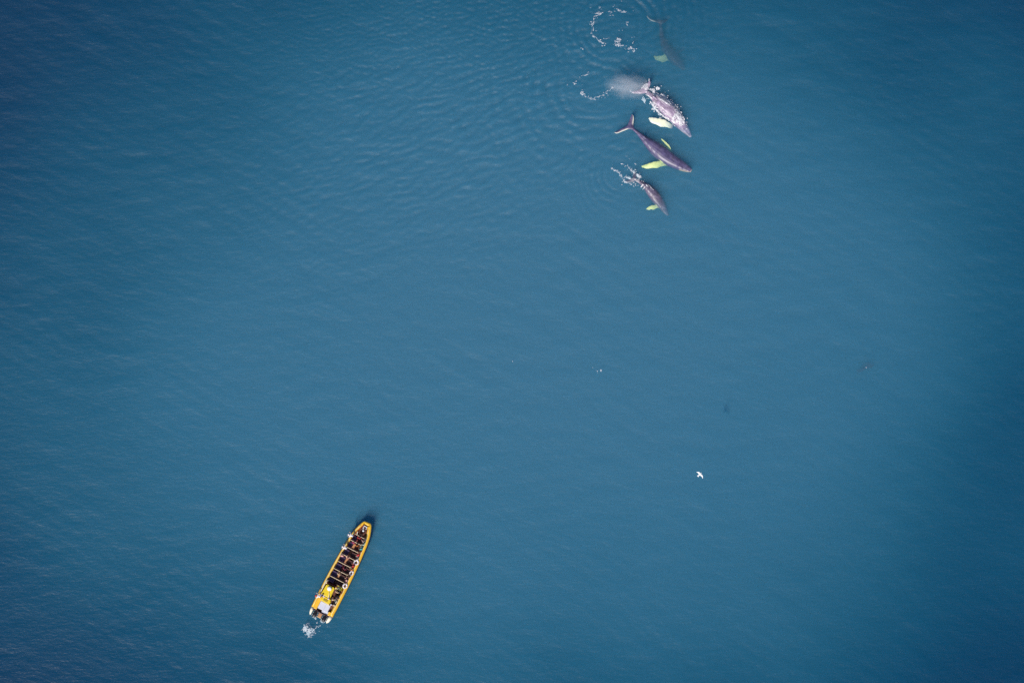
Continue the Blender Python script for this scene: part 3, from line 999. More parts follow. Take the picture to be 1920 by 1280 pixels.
def loc(px, py, z):
    """boat coordinates (forward, left, up) of something seen at a photograph pixel and standing z above the water"""
    p = P(px, py, z)
    d = Vector((p.x - _s.x, p.y - _s.y))
    c, s = math.cos(BANG), math.sin(BANG)
    return Vector((c * d.x + s * d.y, -s * d.x + c * d.y, z))


_hx = [0.0, 0.7, 2.3, 4.8, 7.0, 9.1, 11.3, 12.4, 13.2, 13.75, 14.05]
_hw = [1.50, 1.56, 1.60, 1.60, 1.56, 1.47, 1.30, 1.13, 0.88, 0.66, 0.50]


def half(x):
    return float(np.interp(x, _hx, _hw))


def sheer(x):
    return 0.60 + 0.14 * max(0, (x - 6) / 8) ** 2


class MB:
    """boxes, tubes, lathes and prisms collected into one mesh"""
    def __init__(self):
        self.bm = bmesh.new()

    def box(self, c, s, rz=0.0, bev=0.0, rx=0.0, ry=0.0):
        b = bmesh.new()
        bmesh.ops.create_cube(b, size=1)
        bmesh.ops.scale(b, vec=s, verts=b.verts)
        if bev:
            bmesh.ops.bevel(b, geom=b.edges[:], offset=bev, segments=2, affect='EDGES', profile=0.6)
        bmesh.ops.transform(b, matrix=Matrix.Translation(c) @ Matrix.Rotation(rz, 4, 'Z') @ Matrix.Rotation(ry, 4, 'Y') @ Matrix.Rotation(rx, 4, 'X'), verts=b.verts)
        self._take(b)
        return self

    def _take(self, b):
        me = bpy.data.meshes.new('tmp')
        b.to_mesh(me)
        b.free()
        self.bm.from_mesh(me)
        bpy.data.meshes.remove(me)

    def tube(self, pts, r, seg=10, cap=True, squash=1.0):
        pts = [Vector(p) for p in pts]
        rr = r if isinstance(r, (list, tuple)) else [r] * len(pts)
        rings = []
        for i, p in enumerate(pts):
            d = (pts[min(i + 1, len(pts) - 1)] - pts[max(i - 1, 0)]).normalized()
            up = Vector((0, 0, 1)) if abs(d.z) < 0.9 else Vector((1, 0, 0))
            s = d.cross(up).normalized()
            u = s.cross(d)
            rings.append([self.bm.verts.new(p + s * math.cos(2 * math.pi * j / seg) * rr[i] + u * math.sin(2 * math.pi * j / seg) * rr[i] * squash) for j in range(seg)])
        for a, b in zip(rings, rings[1:]):
            for j in range(seg):
                self.bm.faces.new((a[j], a[(j + 1) % seg], b[(j + 1) % seg], b[j]))
        if cap:
            self.bm.faces.new(rings[0][::-1])
            self.bm.faces.new(rings[-1])
        return self

    def lathe(self, prof, c, seg=18, axis=None):
        m = Matrix.Translation(c) @ (axis or Matrix())
        rings = [[self.bm.verts.new(m @ Vector((max(r, 1e-4) * math.cos(2 * math.pi * j / seg), max(r, 1e-4) * math.sin(2 * math.pi * j / seg), z))) for j in range(seg)] for r, z in prof]
        for a, b in zip(rings, rings[1:]):
            for j in range(seg):
                self.bm.faces.new((a[j], a[(j + 1) % seg], b[(j + 1) % seg], b[j]))
        self.bm.faces.new(rings[0][::-1])
        self.bm.faces.new(rings[-1])
        return self

    def prism(self, poly, z0, z1, bev=0.0, top=None):
        """an upright block over an outline; TOP gives the outline's own upper edge if it leans"""
        b = bmesh.new()
        lo = [b.verts.new((x, y, z0)) for x, y in poly]
        hi = [b.verts.new((x, y, z1)) for x, y in (top or poly)]
        n = len(poly)
        b.faces.new(lo[::-1])
        b.faces.new(hi)
        for j in range(n): b.faces.new((lo[j], lo[(j + 1) % n], hi[(j + 1) % n], hi[j]))
        bmesh.ops.recalc_face_normals(b, faces=b.faces)
        if bev: bmesh.ops.bevel(b, geom=b.edges[:], offset=bev, segments=2, affect='EDGES', profile=0.6)
        self._take(b)
        return self

    def build(self, name, m, parent=None, smooth=False, label=None):
        me = bpy.data.meshes.new(name)
        bmesh.ops.recalc_face_normals(self.bm, faces=self.bm.faces)
        self.bm.to_mesh(me)
        self.bm.free()
        me.materials.append(m)
        if smooth: me.polygons.foreach_set('use_smooth', [True] * len(me.polygons))
        o = bpy.data.objects.new(name, me)
        col.objects.link(o)
        if parent: o.parent = parent
        if label: o['label'] = label
        return o


yellow = mat('boat_yellow', (0.80, 0.45, 0.025), rough=0.35, coat=0.3, vary=0.12, scale=2.5)
lemon = mat('cabin_yellow', (0.72, 0.52, 0.01), rough=0.4, coat=0.2, vary=0.22, scale=9)
pale_y = mat('faded_yellow', (0.78, 0.66, 0.34), rough=0.5, vary=0.12, scale=4)
cream = mat('cream_rubber', (0.82, 0.74, 0.58), rough=0.5, vary=0.08, scale=5)
hull_m = mat('dark_hull', (0.035, 0.015, 0.035), rough=0.4, vary=0.3, scale=2)
deck_m = mat('dark_deck', (0.11, 0.034, 0.02), rough=0.7, vary=0.4, scale=5)
navy = mat('navy_vinyl', (0.060, 0.030, 0.090), rough=0.45, vary=0.45, scale=7)
black_v = mat('black_vinyl', (0.065, 0.020, 0.018), rough=0.5, vary=0.5, scale=7)
tan_m = mat('tan_board', (0.46, 0.22, 0.10), rough=0.6, vary=0.35, scale=6)
red_m = mat('dark_red_paint', (0.17, 0.018, 0.014), rough=0.5, vary=0.3, scale=5)
orange_m = mat('orange_lining', (0.50, 0.10, 0.02), rough=0.5, vary=0.35, scale=4)
bar_m = mat('cream_rail', (0.80, 0.62, 0.42), rough=0.35, vary=0.1, scale=4)
white_m = mat('white_gelcoat', (0.80, 0.80, 0.82), rough=0.35, vary=0.05, scale=6)
grey_m = mat('pale_grey_panel', (0.56, 0.57, 0.66), rough=0.45, vary=0.07, scale=9)
black_m = mat('black_cowl', (0.012, 0.010, 0.014), rough=0.3, coat=0.4)
glass_m = mat('dark_glass', (0.02, 0.015, 0.03), rough=0.1, spec=0.8)
lav_m = mat('lamp_lens', (0.52, 0.48, 0.75), rough=0.3)
trim_m = mat('dark_trim', (0.06, 0.025, 0.01), rough=0.6)
ring_m = mat('white_ring', (0.85, 0.83, 0.86), rough=0.5)
ringred_m = mat('red_band', (0.55, 0.03, 0.04), rough=0.5)

# hull: lofted stations from the transom to the blunt bow
sx = [0.55, 1.5, 3, 5, 7, 9, 10.5, 11.7, 12.7, 13.4, 13.85]
V, F = [], []
for x in sx:
    h, g = half(x) - 0.08, sheer(x) - 0.05
    kz = -0.45 + 0.9 * max(0, (x - 10) / 4) ** 2
    for y, z in ((h, g), (h * 0.93, 0.15 + 0.3 * max(0, (x - 11) / 3)), (h * 0.6, (kz - 0.1) * 0.6), (0, kz), (-h * 0.6, (kz - 0.1) * 0.6), (-h * 0.93, 0.15 + 0.3 * max(0, (x - 11) / 3)), (-h, g)):
        V.append((x, y, z))
for i in range(len(sx) - 1):
    for j in range(6): F.append((i * 7 + j, (i + 1) * 7 + j, (i + 1) * 7 + j + 1, i * 7 + j + 1))
F.append(tuple(range(6, -1, -1)))
F.append(tuple(range((len(sx) - 1) * 7, len(sx) * 7)))
mesh_obj('hull', V, F, hull_m, boat, smooth=False)
# the yellow tube right round the edge
R, RL = 0.265, 0.175      # the tube lies lower and shows narrower along the left
pts, rad = [], []
xs_ = list(np.linspace(0.90, 13.82, 40))
right = [(x, -(half(x) - R), sheer(x)) for x in xs_]
left = [(x, half(x) - RL, sheer(x)) for x in xs_]
bow = [(13.86, y, sheer(13.86)) for y in np.linspace(-(half(13.86) - R), half(13.86) - RL, 5)]
MB().tube(right + bow + left[::-1], [R] * 40 + list(np.linspace(R, RL, 5)) + [RL] * 40, seg=14, squash=0.85).build('side_tube', yellow, boat, True)
for s in (1, -1):
    q_ = R if s < 0 else RL + 0.03
    MB().tube([(0.895, s * (half(0.9) - q_), 0.60), (0.5, s * (half(0.5) - q_), 0.59), (0.12, s * (1.5 - q_), 0.56), (-0.06, s * (1.46 - q_), 0.53), (-0.16, s * (1.45 - q_), 0.52)],
              [q_ + 0.004, q_ - 0.01, q_ * 0.75, q_ * 0.42, q_ * 0.12], seg=14).build('tube_end', cream, boat, True, 'pale tapered end of the side tube')
# lighter wear strip on top of each tube and dark rubbing strake outside
for s in (1, -1):
    MB().tube([(x, s * (half(x) - (R * 1.3 if s < 0 else RL * 0.9)), sheer(x) + (R if s < 0 else RL) * 0.83 - 0.012) for x in np.linspace(1.2, 13.4, 30)], 0.045, seg=6).build('wear_strip', pale_y, boat, True)
    MB().tube([(x, s * (half(x) + 0.012), sheer(x) - 0.10) for x in np.linspace(0.6, 13.8, 34)], 0.04, seg=6).build('rubbing_strake', hull_m, boat, True)
# deck
dp = [(x, half(x) - 0.28) for x in np.linspace(0.9, 13.6, 20)]
MB().prism([(x, -y) for x, y in dp] + [(x, y) for x, y in dp[::-1]], 0.28, 0.36).build('deck', deck_m, boat)
# well: benches in two columns with an aisle between, one row under each bar
bars = [81, 96.6, 112, 127.5, 143, 158, 171.5]
BX = [b * S for b in bars]
row_edges = [4.85] + BX
for i in range(7):
    x0, x1 = row_edges[i] + 0.10, row_edges[i + 1] - 0.06
    xm, ln = (x0 + x1) / 2, x1 - x0
    hw = half(xm)
    for s, m in ((1, navy), (-1, black_v)):
        if s > 0: ya, yb = 0.42, hw - 0.34
        else: ya, yb = -(min(0.78, hw - 0.5)), 0.06
        if i == 6: ya, yb = (0.34, hw - 0.32) if s > 0 else (-(hw - 0.46), 0.02)
        w = yb - ya
        bench = MB().box((xm - 0.06, (ya + yb) / 2, 0.70), (ln * 0.62, w, 0.10), bev=0.03).box((xm - 0.06, (ya + yb) / 2, 0.50), (ln * 0.5, w * 0.9, 0.28)).build('bench', m, boat, label='navy blue bench' if s > 0 else None)
        MB().box((x0 + 0.10, (ya + yb) / 2, 0.95), (0.09, w, 0.46), bev=0.03, ry=-0.15).build('backrest', m, bench)
        for k in range(3 if w > 0.7 else 2):
            nk = 3 if w > 0.7 else 2
            MB().box((xm - 0.04, ya + w * (k + 0.5) / nk, 0.765), (ln * 0.5, w / nk - 0.05, 0.05), bev=0.02).build('cushion', m, bench)
    colr = [black_v, tan_m, red_m, tan_m, tan_m, tan_m, red_m][i]
    MB().box((xm, 0.24, 0.41), (ln * 0.98, 0.26, 0.05), bev=0.015).build('aisle_board', colr, boat)
# long side bench along the right tube
sbp = [(x, -(half(x) - 0.40)) for x in np.linspace(5.0, 12.2, 14)]
MB().prism(sbp + [(x, y + 0.30) for x, y in sbp[::-1]], 0.37, 0.76, bev=0.02).build('side_bench', black_v, boat)
# hoops that cross the well
for i, x in enumerate(BX):
    k = half(x) / 1.6
    yl, yr = half(x) - 0.30, -0.86 * k
    z = 1.32
    MB().tube([(x, yl, 0.5), (x, yl, z - 0.12), (x, yl - 0.05, z - 0.03), (x, yl - 0.14, z), (x, (yl + yr) / 2, z + 0.03), (x, yr + 0.14, z), (x, yr + 0.05, z - 0.03), (x, yr, z - 0.12), (x, yr, 0.40)],
              0.036 if i < 6 else 0.028, seg=8).build('cross_bar', bar_m, boat, True)
# bow well: linings, hatch frame, cross boards
for s in (1, -1):
    ln_ = [(x, s * (half(x) - 0.47)) for x in np.linspace(11.2, 13.5, 10)]
    V = [(x, y, 0.37) for x, y in ln_] + [(x, y + s * 0.08, 0.86) for x, y in ln_] + [(x, y + s * 0.13, 0.86) for x, y in ln_] + [(x, y + s * 0.06, 0.37) for x, y in ln_]
    n = 10
    F = [(a * n + i, a * n + i + 1, ((a + 1) % 4) * n + i + 1, ((a + 1) % 4) * n + i) for a in range(4) for i in range(n - 1)] + [(0, n, 2 * n, 3 * n), (n - 1, 4 * n - 1, 3 * n - 1, 2 * n - 1)]
    mesh_obj('bow_lining', V, F, orange_m if s > 0 else red_m, boat, smooth=False)
h = MB()
hx = 13.28
for dx, dy, a, b in ((0.19, 0, 0.07, 0.46), (-0.19, 0.15, 0.07, 0.16), (0, 0.2, 0.31, 0.06), (0, -0.2, 0.31, 0.06)):
    h.box((hx + dx, 0.02 + dy, 0.99), (a, b, 0.08), bev=0.015)
fr = h.build('anchor_hatch', white_m, boat)
MB().box((hx, 0.02, 0.70), (0.30, 0.33, 0.50), bev=0.02).build('hatch_well', black_v, fr)
MB().lathe([(0.09, 0.37), (0.09, 0.80), (0.13, 0.82), (0.13, 0.90), (0.05, 0.93)], (12.83, 0.05, 0.0)).build('mooring_bollard', white_m, boat, True)
MB().box((12.25, 0.10, 0.72), (0.16, 0.55, 0.06), bev=0.02).box((12.25, 0.10, 0.54), (0.08, 0.1, 0.34)).build('bow_seat', tan_m, boat)
MB().box((12.20, 0.62, 0.80), (0.40, 0.10, 0.12), bev=0.03, rz=0.25).build('grab_pad', cream, boat)
# bulkhead behind the rows
MB().box((4.70, 0.42, 0.80), (0.16, 1.62, 0.88), bev=0.02).build('bulkhead', red_m, boat)
MB().box((4.72, -0.72, 0.58), (0.14, 0.5, 0.44), bev=0.02).build('bulkhead', red_m, boat)
# wheelhouse with rounded yellow roof
poly = [(3.14, -0.16), (4.45, -0.10), (4.58, 0.05), (4.58, 0.98), (4.45, 1.10), (3.14, 1.18), (3.06, 1.10), (3.06, -0.08)]
inner = [(3.16, -0.10), (4.42, -0.04), (4.50, 0.06), (4.50, 0.96), (4.42, 1.04), (3.16, 1.10), (3.12, 1.04), (3.12, -0.02)]
MB().prism(inner, 0.36, 1.20, bev=0.02).build('cabin_wall', lemon, boat)
MB().prism([(x * 0.98 + 0.08, y * 0.97 + 0.015) for x, y in inner], 1.20, 1.62).build('cabin_window', glass_m, boat)
cr_ = MB().prism(poly, 1.62, 1.76, bev=0.05).build('cabin_roof', lemon, boat)
for q in range(3):
    MB().box((3.82, 0.13 + 0.36 * q, 1.772), (1.15, 0.05, 0.03), bev=0.01).build('roof_rib', lemon, cr_)
for x, y, s1 in ((3.35, 0.05, 0.10), (3.62, -0.02, 0.07), (4.2, 0.12, 0.06), (3.22, 0.98, 0.16), (4.42, 0.9, 0.08)):
    MB().box((x, y, 1.79), (s1, s1 * 0.8, 0.06), bev=0.012, rz=0.3).build('roof_fitting', trim_m, cr_)
MB().box((3.10, 0.60, 1.70), (0.10, 0.86, 0.09), bev=0.02).build('visor', trim_m, boat)
rd = MB().lathe([(0.16, 0.0), (0.17, 0.10), (0.27, 0.12), (0.29, 0.20), (0.28, 0.28), (0.20, 0.33), (0.06, 0.35)], (4.20, 0.50, 1.76)).build('radar_dome', white_m, boat, True)
MB().tube([(3.95, 0.40, 1.83), (3.05, 0.02, 1.86)], 0.03, seg=8).build('antenna', cream, boat, True)
MB().lathe([(0.07, 0), (0.11, 0.05), (0.11, 0.2), (0.05, 0.26)], (2.98, 0.0, 1.76)).tube([(2.98, 0.0, 0.36), (2.98, 0.0, 1.77)], 0.05).build('mast_lamp', lav_m, boat, True)
# left walkway rail with pale cover
MB().tube([(2.9, 1.33, 0.95), (3.3, 1.36, 1.10), (4.0, 1.36, 1.12), (4.75, 1.34, 1.08), (5.0, 1.34, 0.95)], 0.055, seg=8).tube([(3.3, 1.36, 0.4), (3.3, 1.36, 1.1)], 0.03).tube([(4.0, 1.36, 0.4), (4.0, 1.36, 1.1)], 0.03).build('hand_rail', cream, boat, True)
MB().box((4.72, 1.20, 0.90), (0.44, 0.24, 0.30), bev=0.05).build('locker', pale_y, boat)
# second steering stand on the right, curved yellow front
arc = [(4.60 + 0.52 * math.cos(t), -0.56 + 0.50 * math.sin(t)) for t in np.linspace(math.radians(-95), math.radians(80), 12)]
arc2 = [(4.60 + 0.30 * math.cos(t), -0.56 + 0.34 * math.sin(t)) for t in np.linspace(math.radians(-95), math.radians(80), 12)]
MB().prism(arc + [(4.42, -0.08), (4.40, -0.60)], 0.37, 1.12, bev=0.02, top=[(x * 0.9 + 0.45, y) for x, y in arc + [(4.42, -0.08), (4.40, -0.60)]]).build('steering_console', lemon, boat)
MB().prism([(4.66, -0.10), (4.82, -0.36), (4.80, -0.74), (4.66, -0.80), (4.50, -0.60), (4.50, -0.16)], 1.12, 1.20, bev=0.02).build('console_top', pale_y, boat)
MB().prism([(4.05, -1.14), (4.62, -1.12), (4.60, -1.00), (4.10, -1.03)], 0.60, 1.05, bev=0.02).build('console_wing', orange_m, boat)
MB().lathe([(0.20, 0), (0.21, 0.02), (0.20, 0.04)], (4.30, -0.50, 1.08), axis=Matrix.Rotation(math.radians(-60), 4, 'Y')).build('steering_wheel', black_m, boat, True)
MB().box((3.62, -0.78, 0.72), (0.5, 0.42, 0.5), bev=0.05).box((3.42, -0.78, 1.05), (0.10, 0.42, 0.4), bev=0.04).build('helm_seat', black_v, boat)
MB().box((2.75, -0.95, 0.62), (0.9, 0.34, 0.5), bev=0.04).build('gear_box', cream, boat)
# engine box with slatted vent
eb = MB().prism([(2.16, -0.46), (2.86, -0.40), (2.90, 0.86), (2.22, 0.92)], 0.36, 0.98, bev=0.04).build('engine_box', lemon, boat)
for q in range(3):
    MB().box((2.44 + q * 0.1, 0.28, 0.99), (0.04, 0.62, 0.03), bev=0.008).build('vent_slat', trim_m, eb)
for y in (-0.30, 0.74):
    MB().box((2.70, y, 0.995), (0.10, 0.08, 0.05), bev=0.01).build('latch', trim_m, eb)
# stern deck with the pale hatch
sd = [(0.82, half(0.8) - 0.30), (2.9, half(2.9) - 0.30)]
for s in (1, -1):
    MB().prism([(0.86, s * 1.27), (2.75 if s > 0 else 1.35, s * 1.29), (2.75 if s > 0 else 1.35, s * 0.80), (0.86, s * 0.80)], 0.36, 0.76, bev=0.03).build('stern_deck', yellow, boat)
hp = MB().box((1.62, 0.06, 0.55), (1.02, 1.44, 0.40), bev=0.03).box((1.05, -0.36, 0.50), (0.40, 0.86, 0.34), bev=0.03).build('stern_hatch', grey_m, boat)
MB().box((1.62, -0.05, 0.757), (0.96, 0.015, 0.012)).build('hatch_seam', trim_m, hp)
for y, w in ((0.85, 0.62), (-0.70, 0.62)):
    MB().box((0.80, y, 0.70), (0.09, w, 0.16), bev=0.02).build('transom_trim', trim_m, boat)
MB().box((0.70, 0.08, 0.50), (0.12, 2.5, 0.62), bev=0.02).build('transom', hull_m, boat)
MB().box((0.33, 0.04, 0.36), (0.60, 0.50, 0.10), bev=0.03).box((0.60, 0.04, 0.45), (0.07, 0.62, 0.16), bev=0.02).build('swim_platform', tan_m, boat)
MB().box((0.03, 0.04, 0.36), (0.07, 0.56, 0.06), bev=0.015).build('platform_edge', pale_y, boat)
# twin outboards
for yy in (0.70, -0.66):
    en = MB()
    prof = [(0.30, 0.62), (0.34, 0.75), (0.33, 1.02), (0.26, 1.13), (0.10, 1.17)]
    en.lathe(prof, (0, 0, 0), 20)
    bmesh.ops.scale(en.bm, vec=(1.12, 0.78, 1), verts=en.bm.verts)
    en.box((0.02, 0, 0.35), (0.30, 0.22, 0.62), bev=0.05).box((-0.02, 0, -0.1), (0.34, 0.12, 0.4), bev=0.03).box((-0.05, 0, -0.28), (0.5, 0.26, 0.03))
    ob = en.build('outboard_engine', black_m, boat, True)
    ob.location = (0.20, yy, -0.14)
    ob.scale = (1.18, 1.15, 1.0)
    for s in (1, -1):
        MB().box((-0.05, s * 0.245, 0.95), (0.50, 0.03, 0.10), bev=0.012).build('cowl_stripe', cream, ob)
    MB().box((-0.36, 0, 0.70), (0.10, 0.16, 0.12), bev=0.03).build('tilt_bracket', white_m, ob)
    pr = MB()
    for k in range(3):
        pr.box((-0.32, 0.09 * math.cos(k * 2.094), -0.42 + 0.09 * math.sin(k * 2.094)), (0.02, 0.16, 0.09), rx=k * 2.094, rz=0.3)
    pr.lathe([(0.05, 0), (0.04, 0.12)], (-0.32, 0, -0.42), 10, Matrix.Rotation(math.pi / 2, 4, 'Y')).build('propeller', white_m, ob)


# life rings stand against the right tube
def ring(px, py, tilt, lab, first=[None]):
    p = loc(px, py, 1.05)
    if first[0] is None:
        o = bpy.data.objects.new('life_ring', None)
        o.empty_display_size = 0.2
        col.objects.link(o)
        b = MB()
        RR, r = 0.27, 0.085
        bm = b.bm
        gr = [[bm.verts.new(((RR + r * math.cos(v)) * math.cos(u), (RR + r * math.cos(v)) * math.sin(u), r * 0.8 * math.sin(v))) for v in [2 * math.pi * j / 10 for j in range(10)]] for u in [2 * math.pi * i / 28 for i in range(28)]]
        for i in range(28):
            for j in range(10): bm.faces.new((gr[i][j], gr[i][(j + 1) % 10], gr[(i + 1) % 28][(j + 1) % 10], gr[(i + 1) % 28][j]))
        b.build('float', ring_m, o, True)
        for k in range(4):
            u0 = k * math.pi / 2 + 0.3
            b = MB()
            b.tube([((RR) * math.cos(u0 + t), RR * math.sin(u0 + t), 0) for t in (-0.10, -0.03, 0.03, 0.10)], r + 0.006, seg=10, squash=0.83)
            b.build('band', ringred_m, o, True)
        b = MB()
        b.tube([((RR + 0.11 + 0.02 * math.cos(8 * t)) * math.cos(t), (RR + 0.11 + 0.02 * math.cos(8 * t)) * math.sin(t), 0) for t in np.linspace(0, 2 * math.pi, 40)], 0.010, seg=5).build('grab_rope', cream, o, True)
        first[0] = o
    else:
        o = first[0].copy()
        col.objects.link(o)
        for ch in first[0].children:
            c = ch.copy()
            col.objects.link(c)
            c.parent = o
    wp = P(px, py, 1.05)
    o.location = wp
    o.rotation_euler = (tilt, 0, BANG)
    tag(o, lab, 'life ring', 'life rings along the right side tube of the boat')


ring(647, 1098, math.radians(32), 'white life ring beside the yellow steering console, rearmost on the boat')
ring(668, 1054, math.radians(24), 'white life ring by the red jacketed passenger, foremost on the boat')
ring(659, 1074, math.radians(46), 'white steeply tilted life ring, middle one along the right tube')


# ------------------------------------------------------------------ the people aboard
def skin_body(J, E):
    """joints {name: (x, y, z, radius)} and bones -> one continuous skin"""
    names = list(J)
    me = bpy.data.meshes.new('body')
    me.from_pydata([J[n][:3] for n in names], [(names.index(a), names.index(b)) for a, b in E], [])
    o = bpy.data.objects.new('body', me)
    col.objects.link(o)
    sk = o.modifiers.new('skin', 'SKIN')
    for i, n in enumerate(names):
        r = J[n][3]
        me.skin_vertices[0].data[i].radius = r if isinstance(r, tuple) else (r, r)
        me.skin_vertices[0].data[i].use_root = n == 'pelvis'
    o.modifiers.new('sub', 'SUBSURF').levels = 1
    dg = bpy.context.evaluated_depsgraph_get()
    new = bpy.data.meshes.new_from_object(o.evaluated_get(dg))
    bpy.data.objects.remove(o)
    bpy.data.meshes.remove(me)
    return new


def figure(pose):
    """a person facing +x; the origin lies under the hips on the floor. Returns the body mesh and the hair mesh"""
    J, E = {}, []

    def bone(a, b): E.append((a, b))
    if pose == 'seated':
        hip, lean = 0.50, 0.10
    elif pose == 'leaning':
        hip, lean = 0.92, 0.75
    else:
        hip, lean = 0.94, 0.03
    sl, cl = math.sin(lean), math.cos(lean)

    def up(d, y=0.0, f=0.0): return (sl * d + cl * f, y, hip + cl * d - sl * f)
    J['pelvis'] = (*up(0), (0.15, 0.12))
    J['waist'] = (*up(0.18), (0.14, 0.11))
    J['chest'] = (*up(0.38), (0.17, 0.13))
    J['collar'] = (*up(0.50), (0.10, 0.08))
    J['neck'] = (*up(0.57, 0, 0.02), 0.055)
    J['jaw'] = (*up(0.65, 0, 0.05), 0.07)
    J['skull'] = (*up(0.75, 0, 0.04), 0.095)
    for a, b in zip(('pelvis', 'waist', 'chest', 'collar', 'neck', 'jaw'), ('waist', 'chest', 'collar', 'neck', 'jaw', 'skull')): bone(a, b)
    J['nose'] = (*up(0.69, 0, 0.155), 0.016)
    bone('jaw', 'nose')
    for s, t in ((1, 'l'), (-1, 'r')):
        J['shoulder' + t] = (*up(0.47, s * 0.20), 0.075)
        bone('collar', 'shoulder' + t)
        if pose == 'seated':
            el, wr = up(0.20, s * 0.27, 0.06), up(0.12, s * 0.18, 0.28)
            fd = Vector((0.9, -s * 0.25, -0.2)).normalized()
        elif pose == 'leaning':
            el, wr = up(0.33, s * 0.30, 0.24), up(0.30, s * 0.26, 0.46)
            fd = Vector((0.75, 0, -0.6)).normalized()
        else:
            el, wr = up(0.20, s * 0.28, 0.0), up(0.05, s * 0.24, 0.20)
            fd = Vector((0.85, -s * 0.2, -0.3)).normalized()
        J['elbow' + t] = (*el, 0.05)
        J['wrist' + t] = (*wr, 0.033)
        w = Vector(wr)
        J['palm' + t] = (*(w + fd * 0.07), (0.040, 0.022))
        bone('shoulder' + t, 'elbow' + t)
        bone('elbow' + t, 'wrist' + t)
        bone('wrist' + t, 'palm' + t)
        sd = fd.cross(Vector((0, 0, 1))).normalized()
        dn = Vector((0, 0, -1))
        for k, ln in enumerate((0.070, 0.082, 0.076, 0.058)):
            b0 = w + fd * 0.095 + sd * (k - 1.5) * 0.021
            m1 = b0 + fd * ln * 0.55 + dn * 0.008
            m2 = m1 + fd * ln * 0.4 + dn * 0.028
            J[f'f{k}a' + t] = (*b0, 0.0098)
            J[f'f{k}b' + t] = (*m1, 0.0090)
            J[f'f{k}c' + t] = (*m2, 0.0078)
            bone('palm' + t, f'f{k}a' + t)
            bone(f'f{k}a' + t, f'f{k}b' + t)
            bone(f'f{k}b' + t, f'f{k}c' + t)
        th = w + fd * 0.04 - sd * 0.045 * s
        J['ta' + t] = (*th, 0.012)
        J['tb' + t] = (*(th + fd * 0.045 - sd * 0.014 * s + dn * 0.012), 0.010)
        bone('wrist' + t, 'ta' + t)
        bone('ta' + t, 'tb' + t)
        J['hip' + t] = (*up(-0.05, s * 0.10), 0.10)
        bone('pelvis', 'hip' + t)
        hx_, _, hz_ = J['hip' + t][:3]
        if pose == 'seated':
            kn, an, to = (0.44, s * 0.13, 0.50), (0.42, s * 0.13, 0.09), (0.58, s * 0.15, 0.04)
        else:
            kn, an, to = (0.03, s * 0.11, 0.48), (-0.02, s * 0.11, 0.09), (0.14, s * 0.13, 0.04)
        J['knee' + t] = (*kn, 0.065)
        J['ankle' + t] = (*an, 0.045)
        J['toe' + t] = (*to, 0.04)
        bone('hip' + t, 'knee' + t)
        bone('knee' + t, 'ankle' + t)
        bone('ankle' + t, 'toe' + t)
        J['ear' + t] = (*up(0.70, s * 0.098, 0.03), 0.018)
        bone('skull', 'ear' + t)
    me = skin_body(J, E)
    # clothes: every face takes the cloth of its nearest bone
    segs = []
    for a, b in E:
        n = b.rstrip('lr') if b not in ('collar', 'jaw', 'skull', 'pelvis') else b
        if b in ('jaw', 'skull', 'nose', 'neck') or b.startswith(('ear', 'palm', 'f', 't')) and not b.startswith('toe'): k = 0
        elif b.startswith(('waist', 'chest', 'collar', 'shoulder', 'elbow', 'wrist')): k = 1
        elif b.startswith('toe'): k = 3
        else: k = 2
        segs.append((np.array(J[a][:3]), np.array(J[b][:3]), k))
    A = np.array([s[0] for s in segs])
    D = np.array([s[1] - s[0] for s in segs])
    K = np.array([s[2] for s in segs])
    L2 = (D ** 2).sum(1) + 1e-9
    mi = []
    for p in me.polygons:
        c = np.array(p.center)
        t = np.clip(((c - A) * D).sum(1) / L2, 0, 1)
        mi.append(int(K[np.argmin(((A + D * t[:, None] - c) ** 2).sum(1))]))
    # eyes and mouth
    bm = bmesh.new()
    bm.from_mesh(me)
    n0 = len(bm.faces)
    for s in (1, -1):
        bmesh.ops.create_icosphere(bm, subdivisions=1, radius=0.014, matrix=Matrix.Translation(up(0.735, s * 0.034, 0.122)))
    bmesh.ops.create_cube(bm, size=1, matrix=Matrix.Translation(up(0.645, 0, 0.116)) @ Matrix.Diagonal((0.012, 0.045, 0.010, 1)))
    bm.faces.ensure_lookup_table()
    for i, f in enumerate(bm.faces):
        f.material_index = mi[i] if i < n0 else 4
        f.smooth = True
    bm.to_mesh(me)
    bm.free()
    # hair: a cap over the back and crown
    hb = bmesh.new()
    bmesh.ops.create_icosphere(hb, subdivisions=3, radius=0.118)
    hb.verts.ensure_lookup_table()
    kill = [v for v in hb.verts if v.co.z < -0.01 + max(0, v.co.x) * 0.9 and not (v.co.x < -0.02 and v.co.z > -0.07)]
    bmesh.ops.delete(hb, geom=kill, context='VERTS')
    ex = bmesh.ops.solidify(hb, geom=hb.faces[:], thickness=0.012)
    bmesh.ops.transform(hb, matrix=Matrix.Translation(up(0.765, 0, 0.03)) @ Matrix.Rotation(lean, 4, 'Y'), verts=hb.verts)
    hm = bpy.data.meshes.new('hair')
    hb.to_mesh(hm)
    hb.free()
    hm.polygons.foreach_set('use_smooth', [True] * len(hm.polygons))
    return me, hm


skin_tone = mat('skin', (0.50, 0.28, 0.20), rough=0.55)
eye_m = mat('dark_eye', (0.05, 0.02, 0.02), rough=0.3)
shoe_m = mat('black_boot', (0.015, 0.013, 0.013), rough=0.6)
CLOTH = {}


def cloth(name, rgb):
    if name not in CLOTH: CLOTH[name] = mat(name + '_cloth', rgb, rough=0.8, vary=0.12, scale=14)
    return CLOTH[name]


MESHES = {p: figure(p) for p in ('seated', 'standing', 'leaning')}
for b, h_ in MESHES.values():
    for _ in range(5): b.materials.append(skin_tone)
    h_.materials.append(skin_tone)


